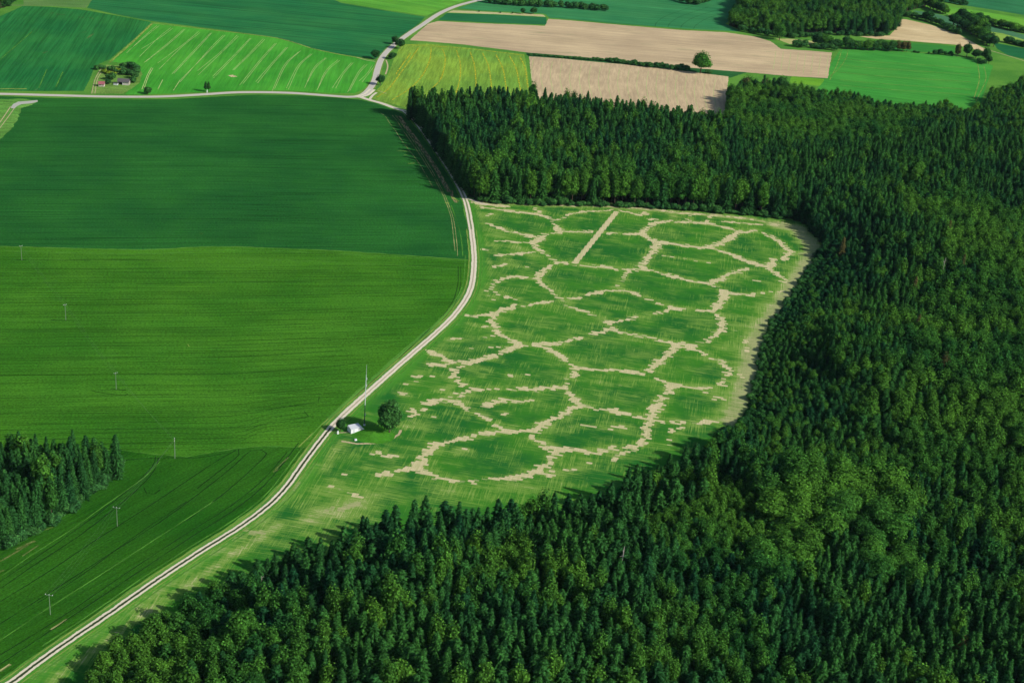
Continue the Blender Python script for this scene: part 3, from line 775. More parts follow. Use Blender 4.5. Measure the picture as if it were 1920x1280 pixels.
def value_noise(X, Y, s, seed):
    r = np.random.default_rng(seed).random((256, 256))
    x, y = X / s, Y / s
    i, j = np.floor(x).astype(int), np.floor(y).astype(int)
    fx_, fy_ = x - i, y - j
    fx_, fy_ = fx_ * fx_ * (3 - 2 * fx_), fy_ * fy_ * (3 - 2 * fy_)
    g = lambda a, b_: r[a % 256, b_ % 256]
    return (g(i, j) * (1 - fx_) + g(i + 1, j) * fx_) * (1 - fy_) + (g(i, j + 1) * (1 - fx_) + g(i + 1, j + 1) * fx_) * fy_
# blocks of the drilling pattern: 1.1 m along B, 3.3 m along A with shifted starts
BU, BV = 5, 3                                   # cells per block
jb = np.floor_divide(IV, BV)
shiftrow = (np.random.default_rng(5).integers(0, BU, 4096))[jb % 4096]
ib = np.floor_divide(IU + shiftrow, BU)
ub = (ib * BU + BU / 2 - shiftrow) * cs
vb = (jb * BV + BV / 2) * cs
Xb, Yb = toxy(ub, vb)
lines = [(WP(p), w) for p, w in NETL]
key, inv = np.unique(np.stack([ib.ravel(), jb.ravel()], 1), axis=0, return_index=True)[0], None
flat = (ib.ravel() - ib.min()) * 100003 + (jb.ravel() - jb.min())
db = None
uq, first, inv = np.unique(flat, return_index=True, return_inverse=True)
xb, yb = Xb.ravel()[first], Yb.ravel()[first]
xw = xb + (value_noise(xb, yb, 9, 31) - .5) * 2.2
yw = yb + (value_noise(xb, yb, 9, 32) - .5) * 2.2
BAR = [(WP([(1155, 398), (1077, 493)]), 3.2)]
db = seg_dist(lines, xw, yw)
dbar = seg_dist(BAR, xb, yb)
db = db + 0.62 + (value_noise(xb, yb, 8, 11) - .5) * 2.4 + (nrng.random(len(xb)) - .5) * 2.6
west = np.clip((-xb * .9 + 25) / 60, 0, 1)
db = np.minimum(db + west * (value_noise(xb, yb, 5, 12) - .4) * 1.8, dbar)
bare = np.clip((0.6 - db[inv].reshape(IU.shape)) / 0.9, 0, 1)
dbar = seg_dist([(WP([(1155, 398), (1077, 493)]), 3.6)], Xc[::2, ::2], Yc[::2, ::2])
dbar = np.repeat(np.repeat(dbar, 2, 0), 2, 1)[:IU.shape[0], :IU.shape[1]]
bare = np.maximum(np.where(dbar < 2.5, 0, bare), np.clip(.5 - dbar / .8, 0, 1))
# soft margins
dry = np.zeros(IU.shape)
sub = (slice(None, None, 3), slice(None, None, 3))
for p, w, k_ in DRYL:
    d = seg_dist([(WP(p), 0)], Xc[sub], Yc[sub])
    d = np.repeat(np.repeat(d, 3, 0), 3, 1)[:IU.shape[0], :IU.shape[1]]
    dry = np.maximum(dry, k_ * np.exp(-(d / (w * 0.62)) ** 2))
# the lush verge beside the track
dv = seg_dist([(WP(TRACK), 0)], Xc[sub], Yc[sub])
dv = np.repeat(np.repeat(dv, 3, 0), 3, 1)[:IU.shape[0], :IU.shape[1]]
verge = np.clip(1 - (dv - 2 - 5 * value_noise(Xc, Yc, 25, 4)) / 4, 0, 1) * .8
hal = seg_dist(lines, Xc[sub], Yc[sub])
hal = np.repeat(np.repeat(hal, 3, 0), 3, 1)[:IU.shape[0], :IU.shape[1]]
dry = np.maximum(dry, .38 * np.exp(-(np.maximum(hal, 0) / 2.6) ** 2))
inn = inside(CW, Xc, Yc)
J, I = np.nonzero(inn[:-1, :-1] & inn[1:, :-1] & inn[:-1, 1:] & inn[1:, 1:])
nW = IU.shape[1]
quad = np.stack([J * nW + I, J * nW + I + 1, (J + 1) * nW + I + 1, (J + 1) * nW + I], 1)
used, inv2 = np.unique(quad.ravel(), return_inverse=True)
quad = inv2.reshape(-1, 4)
me = bpy.data.meshes.new('patterned_field')
nv, nf = len(used), len(quad)
me.vertices.add(nv)
co = np.stack([Xc.ravel()[used], Yc.ravel()[used], np.full(nv, 0.07)], 1)
me.vertices.foreach_set('co', co.ravel().astype(np.float32))
me.loops.add(nf * 4)
me.loops.foreach_set('vertex_index', quad.ravel().astype(np.int32))
me.polygons.add(nf)
me.polygons.foreach_set('loop_start', (np.arange(nf) * 4).astype(np.int32))
me.update(calc_edges=True)
for nm, arr in (('bare', bare), ('dry', dry), ('verge', verge)):
    at = me.attributes.new(nm, 'FLOAT', 'POINT')
    at.data.foreach_set('value', arr.ravel()[used].astype(np.float32))
print('patterned field verts', nv)
def mat_crop():
    t = NT('patchy_cereal')
    o = t.obj()
    at = lambda n_: t.n('ShaderNodeAttribute', attribute_name=n_).outputs['Fac']
    bare_, dry_, ver_ = at('bare'), at('dry'), at('verge')
    big_ = t.rng(t.noise(o, 1 / 35, 4, .6), .35, .65)
    col = t.mix(big_, (0.014, 0.110, 0.017), (0.036, 0.165, 0.015))
    sA = t.noise(t.vec(o, -aA, (1 / 18, 1 / 0.55, 1)), 1, 4, .75, .05)
    sB = t.noise(t.vec(o, -aA, (1 / 0.65, 1 / 22, 1)), 1, 4, .75, .05)
    sC = t.noise(t.vec(o, -aA, (1 / 40, 1 / 6, 1)), 1, 3, .6, .1)
    g = t.noise(o, 1.1, 5, .75)
    sBm = t.math('SUBTRACT', sB, t.rng(t.noise(o, 1 / 18, 3, .6), .4, .6, 0, .16))
    s = t.math('MAXIMUM', t.math('SUBTRACT', sA, t.rng(t.noise(t.vec(o, 0, (1, 1, 1), (40, 9, 0)), 1 / 14, 3, .6), .4, .6, 0, .12)), sBm)
    s = t.math('ADD', s, t.math('MULTIPLY', t.math('SUBTRACT', sC, .5), .35))
    s2 = t.math('ADD', s, t.math('MULTIPLY', dry_, 0.30))
    s2 = t.math('SUBTRACT', s2, t.math('MULTIPLY', ver_, 0.14))
    col = t.mix(t.rng(s2, .45, .68, 0, .9), col, (0.15, 0.27, 0.045))
    col = t.mix(t.rng(t.math('ADD', t.math('MULTIPLY', s2, .8), t.math('MULTIPLY', g, .3)), .68, .88, 0, .95), col, (0.46, 0.43, 0.22))
    col = t.mix(t.math('MULTIPLY', ver_, .75), col, t.mix(g, (0.05, 0.21, 0.018), (0.09, 0.27, 0.03)))
    tan = t.mix(g, (0.36, 0.30, 0.15), (0.66, 0.58, 0.37))
    mg = t.math('MULTIPLY', t.rng(t.math('ADD', dry_, t.math('MULTIPLY', t.math('SUBTRACT', sC, .5), .8)), .62, 1.1), .70)
    col = t.mix(mg, col, t.mix(t.rng(sA, .4, .6), (0.12, 0.20, 0.05), (0.28, 0.29, 0.13)))
    bb = t.rng(t.math('ADD', bare_, t.math('MULTIPLY', t.math('SUBTRACT', sA, .5), 1.7)), .30, .60)
    tan = t.mix(t.rng(sB, .42, .62, 0, .45), tan, (0.26, 0.31, 0.10))
    tan = t.mix(t.rng(sA, .35, .55, .45, 0), tan, (0.18, 0.26, 0.06))
    col = t.mix(bb, col, tan)
    t.color(col)
    t.bump(t.math('ADD', g, s), .35, .4)
    return t.m
me.materials.append(mat_crop())
o = bpy.data.objects.new('patterned_field', me)
C.objects.link(o)
tag(o, 'green crop field crossed by a net of pale parched rings', kind='structure')
del IU, IV, Xc, Yc, Xb, Yb, bare, dry, verge, inn, dv

# ================================================================== TREES
def mat_leaf(name, dark, light, warm, wamt=0.5, trans=0.25, clump=1 / 60.0):
    t = NT(name)
    oi = t.n('ShaderNodeObjectInfo')
    cl = t.rng(t.noise(oi.outputs['Location'], clump, 2, .5), .35, .65)
    geo = t.n('ShaderNodeNewGeometry')
    leafn = t.noise(t.obj(), 0.9, 3, .7)
    c = t.mix(t.rng(oi.outputs['Random'], 0, 1), dark, light)
    c = t.mix(t.math('MULTIPLY', cl, wamt), c, warm)
    hv = t.rng(leafn, .3, .7, .55, 1.45)
    rp = t.rng(geo.outputs['Random Per Island'], 0, 1, .55, 1.50)
    vm = t.n('ShaderNodeVectorMath', operation='SCALE')
    t.L(c, vm.inputs[0])
    t.L(t.math('MULTIPLY', hv, rp), vm.inputs['Scale'])
    t.color(vm.outputs[0])
    t.b.inputs['Roughness'].default_value = .75
    tr = t.n('ShaderNodeBsdfTranslucent')
    t.L(vm.outputs[0], tr.inputs[0])
    mx = t.n('ShaderNodeMixShader')
    mx.inputs[0].default_value = trans
    t.L(t.b.outputs[0], mx.inputs[1])
    t.L(tr.outputs[0], mx.inputs[2])
    t.L(mx.outputs[0], t.out.inputs[0])
    return t.m
M_spr = mat_leaf('spruce_needles', (0.007, 0.042, 0.017), (0.022, 0.092, 0.021), (0.038, 0.125, 0.016), .45)
M_brd = mat_leaf('broad_leaves', (0.016, 0.082, 0.018), (0.048, 0.160, 0.022), (0.082, 0.205, 0.020), .6, .3)
M_dark = mat_leaf('dark_leaves', (0.018, 0.07, 0.02), (0.03, 0.10, 0.022), (0.03, 0.1, 0.02), .3)
M_bush = mat_leaf('shrub_leaves', (0.020, 0.085, 0.026), (0.040, 0.130, 0.030), (0.05, 0.15, 0.03), .4)
M_brown = mat_leaf('withered_needles', (0.050, 0.062, 0.020), (0.085, 0.075, 0.026), (0.07, 0.075, 0.02), .3)
M_yel = mat_leaf('yellowish_leaves', (0.12, 0.20, 0.015), (0.17, 0.24, 0.02), (0.15, 0.22, 0.02), .3)
M_bark = mat_plain('bark', (0.10, 0.075, 0.055), .9, 3, .3)
M_pale = mat_plain('bare_pale_wood', (0.42, 0.38, 0.34), .9, 3, .2)

def mesh_from(v, f, name, mat):
    me = bpy.data.meshes.new(name)
    me.from_pydata(v, [], f)
    me.materials.append(mat)
    return me
def make_spruce(seed, H=26.0, Rb=3.0, dens=1.0, base=0.06, mat=None, ex=.62):
    r = random.Random(seed)
    v, f = [], []
    z = H * base
    while z < H - 0.4:
        t = (z - H * base) / (H * (1 - base))
        rad = Rb * ((1 - t) ** ex) * (0.8 + 0.2 * min(1, t * 6)) * r.uniform(.86, 1.12) + 0.12
        n = max(4, int((5 + 6 * (1 - t)) * dens))
        ph = r.uniform(0, 6.28)
        for i in range(n):
            a = ph + 6.2832 * (i + r.uniform(-.3, .3)) / n
            L = rad * r.uniform(.60, 1.22)
            droop = L * r.uniform(.28, .50)
            ca_, sa_ = math.cos(a), math.sin(a)
            tx, ty = -sa_, ca_
            k = max(1, int(L / 0.75))
            for q in range(k + 1):
                u0 = q / (k + 1)
                u1 = min(1.1, u0 + 1.5 / (k + 1))
                if u0 < .12 and L > 1.5: continue
                w = (0.30 + 0.50 * (1 - u0)) * r.uniform(.7, 1.25) * (0.7 if L < 1 else 1)
                r0, r1 = L * u0, L * u1
                z0 = z - droop * u0 ** 1.3 + r.uniform(-.1, .15)
                z1 = z - droop * u1 ** 1.3 - r.uniform(-.05, .25)
                b = len(v)
                tw = r.uniform(-.35, .35)
                v.append((ca_ * r0 + tx * w, sa_ * r0 + ty * w, z0 - abs(w) * .35 + tw * w))
                v.append((ca_ * r0 - tx * w, sa_ * r0 - ty * w, z0 - abs(w) * .35 - tw * w))
                v.append((ca_ * r1, sa_ * r1, z1))
                v.append((ca_ * (r0 + .1), sa_ * (r0 + .1), z0 + .18))
                f.append((b, b + 2, b + 3))
                f.append((b + 1, b + 3, b + 2))
        z += (0.52 + 0.34 * (1 - t)) / dens * r.uniform(.75, 1.3)
    for i in range(4):
        a = 1.57 * i
        b = len(v)
        v += [(math.cos(a) * .16, math.sin(a) * .16, H - 1.1), (math.cos(a + 1.57) * .16, math.sin(a + 1.57) * .16, H - 1.1), (0, 0, H + .25)]
        f.append((b, b + 1, b + 2))
    return mesh_from(v, f, 'spruce_crown', mat or M_spr)
def make_broad(seed, H=22.0, Rc=4.4, nl=9, leaf=0.55, per=260, base=0.08, mat=None, cores=True, flat=1.0):
    r = random.Random(seed)
    v, f = [], []
    lobes = []
    cz = H * (base + 1) / 2
    hz = H * (1 - base) / 2
    lobes.append((0, 0, cz + hz * .12, Rc * .76, hz * .86))
    for i in range(nl):
        a = i * 2.4 + r.uniform(-.5, .5)
        e = r.uniform(-.65, .75)
        q = math.sqrt(1 - e * e * .8) * Rc * r.uniform(.42, .66)
        s = Rc * r.uniform(.34, .52)
        lobes.append((math.cos(a) * q, math.sin(a) * q, cz + e * hz * .68 * flat, s, s * r.uniform(.75, 1.05)))
    for (lx, ly, lz, lr, lh) in lobes:
        n = int(per * (lr / (Rc * .45)) ** 2 * .55)
        for i in range(n):
            z = r.uniform(-.75, 1)
            a = r.uniform(0, 6.2832)
            q = math.sqrt(max(0, 1 - z * z))
            d = Vector((math.cos(a) * q, math.sin(a) * q, z))
            k = r.uniform(.80, 1.14)
            p = Vector((lx + d.x * lr * k, ly + d.y * lr * k, lz + d.z * lh * k))
            nrm = (d + Vector((r.uniform(-.8, .8), r.uniform(-.8, .8), r.uniform(-.3, .9)))).normalized()
            u = nrm.orthogonal().normalized()
            w = nrm.cross(u)
            th = r.uniform(0, 3.14)
            u, w = u * math.cos(th) + w * math.sin(th), w * math.cos(th) - u * math.sin(th)
            s = leaf * r.uniform(.55, 1.15)
            b = len(v)
            v += [tuple(p + u * s), tuple(p + w * s * .7), tuple(p - u * s * .9 + nrm * s * .25), tuple(p - w * s * .75)]
            f.append((b, b + 1, b + 2, b + 3))
        if cores:
            b = len(v)
            rings, seg = 5, 8
            for j in range(rings + 1):
                th = math.pi * j / rings
                for i in range(seg):
                    a = 6.2832 * i / seg
                    kk = .80 * r.uniform(.9, 1.08)
                    v.append((lx + math.sin(th) * math.cos(a) * lr * kk, ly + math.sin(th) * math.sin(a) * lr * kk, lz + math.cos(th) * lh * kk))
            for j in range(rings):
                for i in range(seg):
                    i2 = (i + 1) % seg
                    f.append((b + j * seg + i, b + (j + 1) * seg + i, b + (j + 1) * seg + i2, b + j * seg + i2))
    return mesh_from(v, f, 'leaf_crown', mat or M_brd)
def make_trunk(H, r0, seed, limbs=0, mat=None, top=.92, spread=3.0):
    r = random.Random(seed)
    mb = MB()
    p = Vector((0, 0, -0.6))
    n = 5
    for i in range(n):
        q = Vector((r.uniform(-.12, .12), r.uniform(-.12, .12), H * top * (i + 1) / n))
        mb.tube(p, q, r0 * (1 - i / n * .8), r0 * (1 - (i + 1) / n * .8), 7, 0, False)
        p = q
    for i in range(limbs):
        z = H * r.uniform(.28, .62)
        a = 6.28 * i / max(1, limbs) + r.uniform(-.4, .4)
        L = spread * r.uniform(.6, 1)
        a0 = Vector((0, 0, z))
        a1 = a0 + Vector((math.cos(a) * L * .5, math.sin(a) * L * .5, L * .45))
        a2 = a0 + Vector((math.cos(a + .2) * L, math.sin(a + .2) * L, L * 1.1))
        mb.tube(a0, a1, r0 * .45, r0 * .3, 5, 0, False)
        mb.tube(a1, a2, r0 * .3, r0 * .1, 5, 0, False)
    me = mb.mesh('trunk')
    me.materials.append(mat or M_bark)
    return me
SPR_H, BRD_H = 26.0, 22.0
SPR = [make_spruce(s, SPR_H, rb, d, ex=e) for s, rb, d, e in ((1, 3.0, 1.2, .60), (2, 2.7, 1.2, .50), (3, 3.3, 1.15, .66), (4, 3.1, 1.1, .42), (5, 3.2, 1.2, .55), (6, 2.7, 1.2, .62), (7, 3.2, 1.1, .36), (8, 3.4, 1.1, .48))]
BRD = [make_broad(s, BRD_H, 4.4, n) for s, n in ((11, 9), (12, 11), (13, 8), (14, 12), (15, 10), (16, 7))]
BIG = [make_broad(s, BRD_H, 4.4, n, leaf=.38, per=470) for s, n in ((17, 13), (18, 15), (19, 11))]
T_SPR = [make_trunk(SPR_H, .24, 20 + i) for i in range(2)]
T_BRD = [make_trunk(BRD_H, .26, 30 + i, 5, None, .7) for i in range(2)]

# stands: canopy seen at this photo point -> share of broadleaf, height, spacing
STANDS = [(800,250,.12,28,5),(900,330,.3,27,5),(1000,200,.08,28,5),(1050,300,.5,26,5.2),(1150,340,.7,26,5.6),(1280,350,.65,26,5.6),(1200,230,.1,28,5),(1350,250,.15,26,5),
 (1400,350,.35,25,5),(1420,160,.8,17,5.5),(1500,170,.6,15,5),(1600,180,.3,13,4),(1750,200,.3,13,4),(1870,180,.4,15,4.5),(1510,212,.95,19,6),(1620,214,.95,18,6),(1450,280,.08,26,4.8),
 (1550,300,.05,26,4.8),(1650,280,.05,25,4.8),(1800,260,.05,24,4.8),(1880,330,.1,24,4.8),(1750,325,.5,24,5.5),(1650,400,.05,24,4.5),(1560,430,.05,18,4.2),(1700,480,.08,23,4.5),
 (1600,520,.1,20,4),(1800,400,.95,22,6),(1880,460,.95,22,6),(1780,520,.7,22,5.5),(1850,560,.9,21,6),(1500,570,.08,9,3.2),(1530,640,.1,12,3.3),(1480,700,.2,9,3.0),(1600,600,.2,17,4),
 (1570,565,.5,13,4),(1650,650,.3,18,4.2),(1750,600,.85,20,5.5),(1850,700,.95,21,6),(1700,720,.6,18,5),(1455,790,.4,11,3.4),(1550,780,.3,14,3.8),(1650,830,.7,15,4.6),(1800,820,.92,19,5.6),
 (1880,900,.6,20,5),(1380,830,.1,21,4.5),(1300,870,.12,23,5),(1350,930,.9,13,3.8),(1300,1000,.85,14,4),(1400,1010,.7,14,4.2),(1500,950,1,25,9),(1600,920,1,25,9),(1660,970,.9,23,8),
 (1480,1030,.95,24,8.5),(1750,950,.3,22,4.8),(1850,1000,.25,23,5),(1910,960,.9,21,6),(1600,1100,.06,24,4.5),(1750,1150,.06,24,4.5),(1880,1200,.06,24,4.5),(1500,1150,.12,23,4.5),
 (1350,1130,.6,18,4.6),(1400,1230,.55,18,4.6),(1300,1250,.4,20,4.6),(1200,930,.05,26,5.2),(1100,990,.05,26,5.2),(1000,960,.05,27,5.2),(850,960,.02,27,5.2),(720,980,.02,27,5.2),(950,1050,.8,20,5),
 (900,1090,.55,21,5),(820,1040,.2,24,5),(1050,1080,.45,22,5),(700,1080,.25,24,5),(600,1060,.08,25,5),(540,1040,.02,25,5),(450,1080,.05,21,4.8),(800,1180,.08,25,4.8),(900,1200,.12,24,4.8),
 (1000,1180,.08,25,4.8),(1150,1150,.3,22,4.8),(1200,1080,.08,24,4.8),(1150,1240,.25,22,4.8),(650,1180,.3,23,5),(700,1250,.15,24,4.8),(550,1150,.55,20,5),(500,1230,.85,19,5.4),(400,1150,.9,15,5),
 (350,1200,.95,14,5),(250,1250,.95,12,4.6),(260,1200,.9,10,4.4),(100,880,.04,24,3.7),(180,840,.04,23,3.7),(60,960,.06,23,3.7),(30,850,.04,25,3.7),(140,900,.06,22,3.7),(205,860,.1,20,3.6),(1500,40,.6,19,6),(1600,40,.35,22,6),(1400,50,.9,14,5.5),(1460,65,.9,13,5.5),(10,5,.4,20,5)]
SX = np.array([W(a, b, h) for a, b, _, h, _ in STANDS])
SP = np.array([(c, h, s) for _, _, c, h, s in STANDS])
EAST = WP([(1530,492),(1508,528),(1478,572),(1450,612),(1434,650),(1424,700),(1412,750),(1398,790)])
pts = []
g0 = 1.5
for fi, P in enumerate(FORESTS):
    A = np.array(P)
    x0, y0 = A.min(0)
    x1, y1 = A.max(0)
    x1, y1 = min(x1, 900), min(y1, 1900)
    gx = np.arange(x0, x1, g0)
    gy = np.arange(y0, y1, g0)
    XX, YY = np.meshgrid(gx, gy)
    XX = (XX + nrng.uniform(-.7, .7, XX.shape)).ravel()
    YY = (YY + nrng.uniform(-.7, .7, YY.shape)).ravel()
    ok = inside(P, XX, YY) & ~inside(CLEARW, XX, YY)
    XX, YY = XX[ok], YY[ok]
    # inside the frame, with a margin
    vz = (YY) * Fw.y + (0 - CAM_H) * Fw.z
    u = 960 + FPX * (XX * Rt.x + YY * Rt.y - CAM_H * Rt.z) / vz
    w = 640 - FPX * (XX * Up.x + YY * Up.y - CAM_H * Up.z) / vz
    ok = (u > -150) & (u < 2080) & (w < 1480) & (w > -60)
    XX, YY, u, w = XX[ok], YY[ok], u[ok], w[ok]
    wx = XX + (value_noise(XX, YY, 30, 21) - .5) * 30
    wy = YY + (value_noise(XX, YY, 30, 22) - .5) * 30
    # nearest stand
    best = np.full(len(XX), 1e12)
    bi = np.zeros(len(XX), int)
    for k_ in range(len(SX)):
        d = (wx - SX[k_, 0]) ** 2 + ((wy - SX[k_, 1]) * .6) ** 2
        q = d < best
        best[q] = d[q]
        bi[q] = k_
    order = nrng.permutation(len(XX))
    eastd = seg_dist([(EAST, 0)], XX, YY)
    cell = {}
    edge = seg_dist([(P + [P[0]], 0)], XX, YY)
    for k_ in order:
        c_, h_, s_ = SP[bi[k_]]
        broad = nrng.random() < c_
        s = s_ * (1.16 if broad else 1.08) * nrng.uniform(.80, 1.16)
        if w[k_] > 880 and s_ < 7: s *= .92
        if w[k_] > 1330: s *= 1.2
        x, y = XX[k_], YY[k_]
        ci, cj = int(x // 6), int(y // 6)
        bad = False
        for a in (-1, 0, 1):
            for b_ in (-1, 0, 1):
                for (px_, py_, ps) in cell.get((ci + a, cj + b_), ()):
                    if (px_ - x) ** 2 + (py_ - y) ** 2 < ((s + ps) * .43) ** 2:
                        bad = True
                        break
                if bad: break
            if bad: break
        if bad: continue
        cell.setdefault((ci, cj), []).append((x, y, s))
        h = h_ * nrng.uniform(.80, 1.10) * (.86 if not broad else .95)
        if fi == 0: h = min(h, 3.2 + .34 * eastd[k_] * nrng.uniform(.8, 1.1))
        if nrng.random() < .06: h *= 1.12
        pts.append((x, y, s, h, broad, u[k_], w[k_], edge[k_], fi))
pts = np.array(pts, float)
PZ = np.where(pts[:, 8] == 0, ground_z(pts[:, 0], pts[:, 1]), 0.0)
print('trees', len(pts), 'broad', int(pts[:, 4].sum()))

def dims(p):
    """xy and z scale of the tree meshes"""
    s, h, broad = p[2], p[3], p[4]
    if broad:
        rad = min(max(s * .72, h * .18), h * .38)
        return rad / 4.4, h / BRD_H
    rad = max(s * .84, h * .14)
    return rad / 3.0, h / SPR_H
in_frame = (pts[:, 5] > 0) & (pts[:, 5] < 1920)
topy = np.array([PX(p[0], p[1], z + p[3])[1] for p, z in zip(pts, PZ)])
in_frame &= (topy < 1270) & (topy > 0)
dist = np.hypot(np.hypot(pts[:, 0], pts[:, 1]), CAM_H)
single = np.zeros(len(pts), bool)
for br in (0, 1):
    c_ = np.nonzero(in_frame & (pts[:, 4] == br))[0]
    c_ = c_[np.argsort(dist[c_] / (pts[c_, 3] ** .6))][:300]
    single[c_] = True

def zone(u, w):
    a = ('left' if u < 520 else 'middle left' if u < 900 else 'middle' if u < 1250 else 'middle right' if u < 1600 else 'right')
    return a
TREE_LBL = {0: 'dark green spruce in the nearest rows of the forest, {} of the bottom edge', 1: 'round topped leafy tree in the nearest forest, {} of the bottom edge'}
def tree_obj(name, loc, rz, sc, crown, trunk, label, cat, group):
    if crown in BRD and sc[0] > 1.2: crown = BIG[BRD.index(crown) % 3]
    e = empty(name, loc, rz, label, cat, group)
    e.scale = (sc[0], sc[0], sc[1])
    c_ = bpy.data.objects.new('crown', crown); C.objects.link(c_); c_.parent = e
    t_ = bpy.data.objects.new('trunk', trunk); C.objects.link(t_); t_.parent = e
    return e
for k_ in np.nonzero(single)[0]:
    p = pts[k_]
    br = int(p[4])
    sxy, sz = dims(p)
    v = rng.randrange(6) if br else rng.randrange(8)
    cat = 'tree'
    z_ = zone(p[5], p[6])
    if br:
        tree_obj('leafy_tree', (p[0], p[1], PZ[k_]), rng.uniform(0, 6.28), (sxy, sz), BRD[v], T_BRD[v % 2],
                 'round topped leafy tree among the nearest forest trees, ' + z_ + ' of the picture', cat, 'leafy trees in the near forest, ' + z_)
    else:
        tree_obj('spruce_tree', (p[0], p[1], PZ[k_]), rng.uniform(0, 6.28), (sxy, sz), SPR[v], T_SPR[v % 2],
                 'pointed dark spruce among the nearest forest trees, ' + z_ + ' of the picture', cat, 'spruces in the near forest, ' + z_)

# the rest of each kind: one object, trees set on its points by geometry nodes
def stuff_forest(name, sel, protos, trunks, label):
    ids = np.nonzero(sel)[0]
    me = bpy.data.meshes.new(name)
    me.from_pydata([(pts[i, 0], pts[i, 1], PZ[i]) for i in ids], [], [])
    sc, rz, vi = [], [], []
    for i in ids:
        a, b_ = dims(pts[i])
        sc += [a, a, b_]
        rz += [rng.uniform(-.03, .03), rng.uniform(-.03, .03), rng.uniform(0, 6.28)]
        vi.append(rng.randrange(len(protos)) if len(protos) == 8 else (6 + rng.randrange(3) if a > 1.2 else rng.randrange(6)))
    me.attributes.new('sc', 'FLOAT_VECTOR', 'POINT').data.foreach_set('vector', sc)
    me.attributes.new('rt', 'FLOAT_VECTOR', 'POINT').data.foreach_set('vector', rz)
    me.attributes.new('vi', 'INT', 'POINT').data.foreach_set('value', vi)
    o = bpy.data.objects.new(name, me)
    C.objects.link(o)
    tag(o, label, name.replace('_', ' '), kind='stuff')
    col = bpy.data.collections.new(name + '_kinds')
    for i, pm in enumerate(protos):
        # crown and trunk in one mesh for the mass
        bm = bmesh.new()
        bm.from_mesh(pm)
        n0 = len(bm.faces)
        bm.from_mesh(trunks[i % len(trunks)])
        bm.faces.ensure_lookup_table()
        for f_ in bm.faces[n0:]: f_.material_index = 1
        m2 = bpy.data.meshes.new('%s_kind_%d' % (name, i))
        bm.to_mesh(m2)
        bm.free()
        m2.materials.append(pm.materials[0])
        m2.materials.append(trunks[0].materials[0])
        po = bpy.data.objects.new('%s_kind_%d' % (name, i), m2)
        col.objects.link(po)
    ng = bpy.data.node_groups.new(name + '_nodes', 'GeometryNodeTree')
    ng.interface.new_socket('Geometry', in_out='INPUT', socket_type='NodeSocketGeometry')
    ng.interface.new_socket('Geometry', in_out='OUTPUT', socket_type='NodeSocketGeometry')
    N = ng.nodes
    gi, go = N.new('NodeGroupInput'), N.new('NodeGroupOutput')
    mp = N.new('GeometryNodeMeshToPoints')
    ip = N.new('GeometryNodeInstanceOnPoints')
    ci = N.new('GeometryNodeCollectionInfo')
    ci.inputs['Collection'].default_value = col
    ci.inputs['Separate Children'].default_value = True
    ci.inputs['Reset Children'].default_value = True
    def named(n_, tp):
        x = N.new('GeometryNodeInputNamedAttribute')
        x.data_type = tp
        x.inputs[0].default_value = n_
        return x.outputs[0]
    L = ng.links.new
    L(gi.outputs[0], mp.inputs[0])
    L(mp.outputs[0], ip.inputs['Points'])
    L(ci.outputs[0], ip.inputs['Instance'])
    ip.inputs['Pick Instance'].default_value = True
    L(named('vi', 'INT'), ip.inputs['Instance Index'])
    L(named('sc', 'FLOAT_VECTOR'), ip.inputs['Scale'])
    er = N.new('FunctionNodeEulerToRotation')
    L(named('rt', 'FLOAT_VECTOR'), er.inputs[0])
    L(er.outputs[0], ip.inputs['Rotation'])
    L(ip.outputs[0], go.inputs[0])
    md = o.modifiers.new('trees', 'NODES')
    md.node_group = ng
    return o
stuff_forest('spruce_forest', (pts[:, 4] == 0) & ~single, SPR, T_SPR, 'dense dark spruces filling the woods farther back from the bottom edge')
stuff_forest('leafy_forest', (pts[:, 4] == 1) & ~single, BRD + BIG, T_BRD, 'round leafy trees filling the woods farther back from the bottom edge')

# ================================================================== SINGLE TREES, SHRUBS, HEDGES
def wloc(px, py):
    x, y = W(px, py)
    return (x, y, 0.0)
LONE = [make_broad(s_, 12.0, 4.6, n, leaf=.42, per=300, base=b_) for s_, n, b_ in ((41, 11, .04), (42, 13, .06), (43, 9, .03))]
T_LONE = make_trunk(12.0, .34, 44, 6, None, .7, 3.2)
BUSH = [make_broad(s_, 4.0, 2.4, n, leaf=.36, per=120, base=.0) for s_, n in ((51, 6), (52, 8), (53, 5))]
for b_ in BUSH: b_.materials[0] = M_bush
T_BUSH = make_trunk(4.0, .10, 54, 3, None, .6, 1.2)
def recolor(me, mat):
    m2 = me.copy()
    m2.materials[0] = mat
    return m2
LONE_D = [recolor(q, M_dark) for q in LONE]
LONE_BR = recolor(LONE[1], M_brown)
def lone(px, py, h, w, label, name='leafy_tree', cat='tree', crown=None, group=None, hb=12.0, wb=9.6, trunk=None):
    return tree_obj(name, wloc(px, py), rng.uniform(0, 6.28), (w / wb, h / hb), crown or LONE[rng.randrange(3)], trunk or T_LONE, label, cat, group)
def bush(px, py, h, w, label, group=None, name='shrub', mat=None):
    c_ = BUSH[rng.randrange(3)]
    if mat: c_ = recolor(c_, mat)
    e = tree_obj(name, wloc(px, py), rng.uniform(0, 6.28), (w / 4.9, h / 4.0), c_, T_BUSH, label, 'shrub', group)
    return e
lone(730, 812, 17.5, 12.4, 'dense round tree standing alone beside the white hut and mast', crown=make_broad(61, 12.0, 4.6, 18, leaf=.40, per=380, base=.06, mat=M_bush))
lone(638, 809, 7.0, 5.4, 'small dark tree overhanging the two rut track by the hut', crown=LONE_D[0])
lone(1313, 138, 22, 20.5, 'big round tree alone on the hedge between the two brown fields', crown=make_broad(62, 12.0, 4.6, 14, leaf=.38, per=360, base=.12))
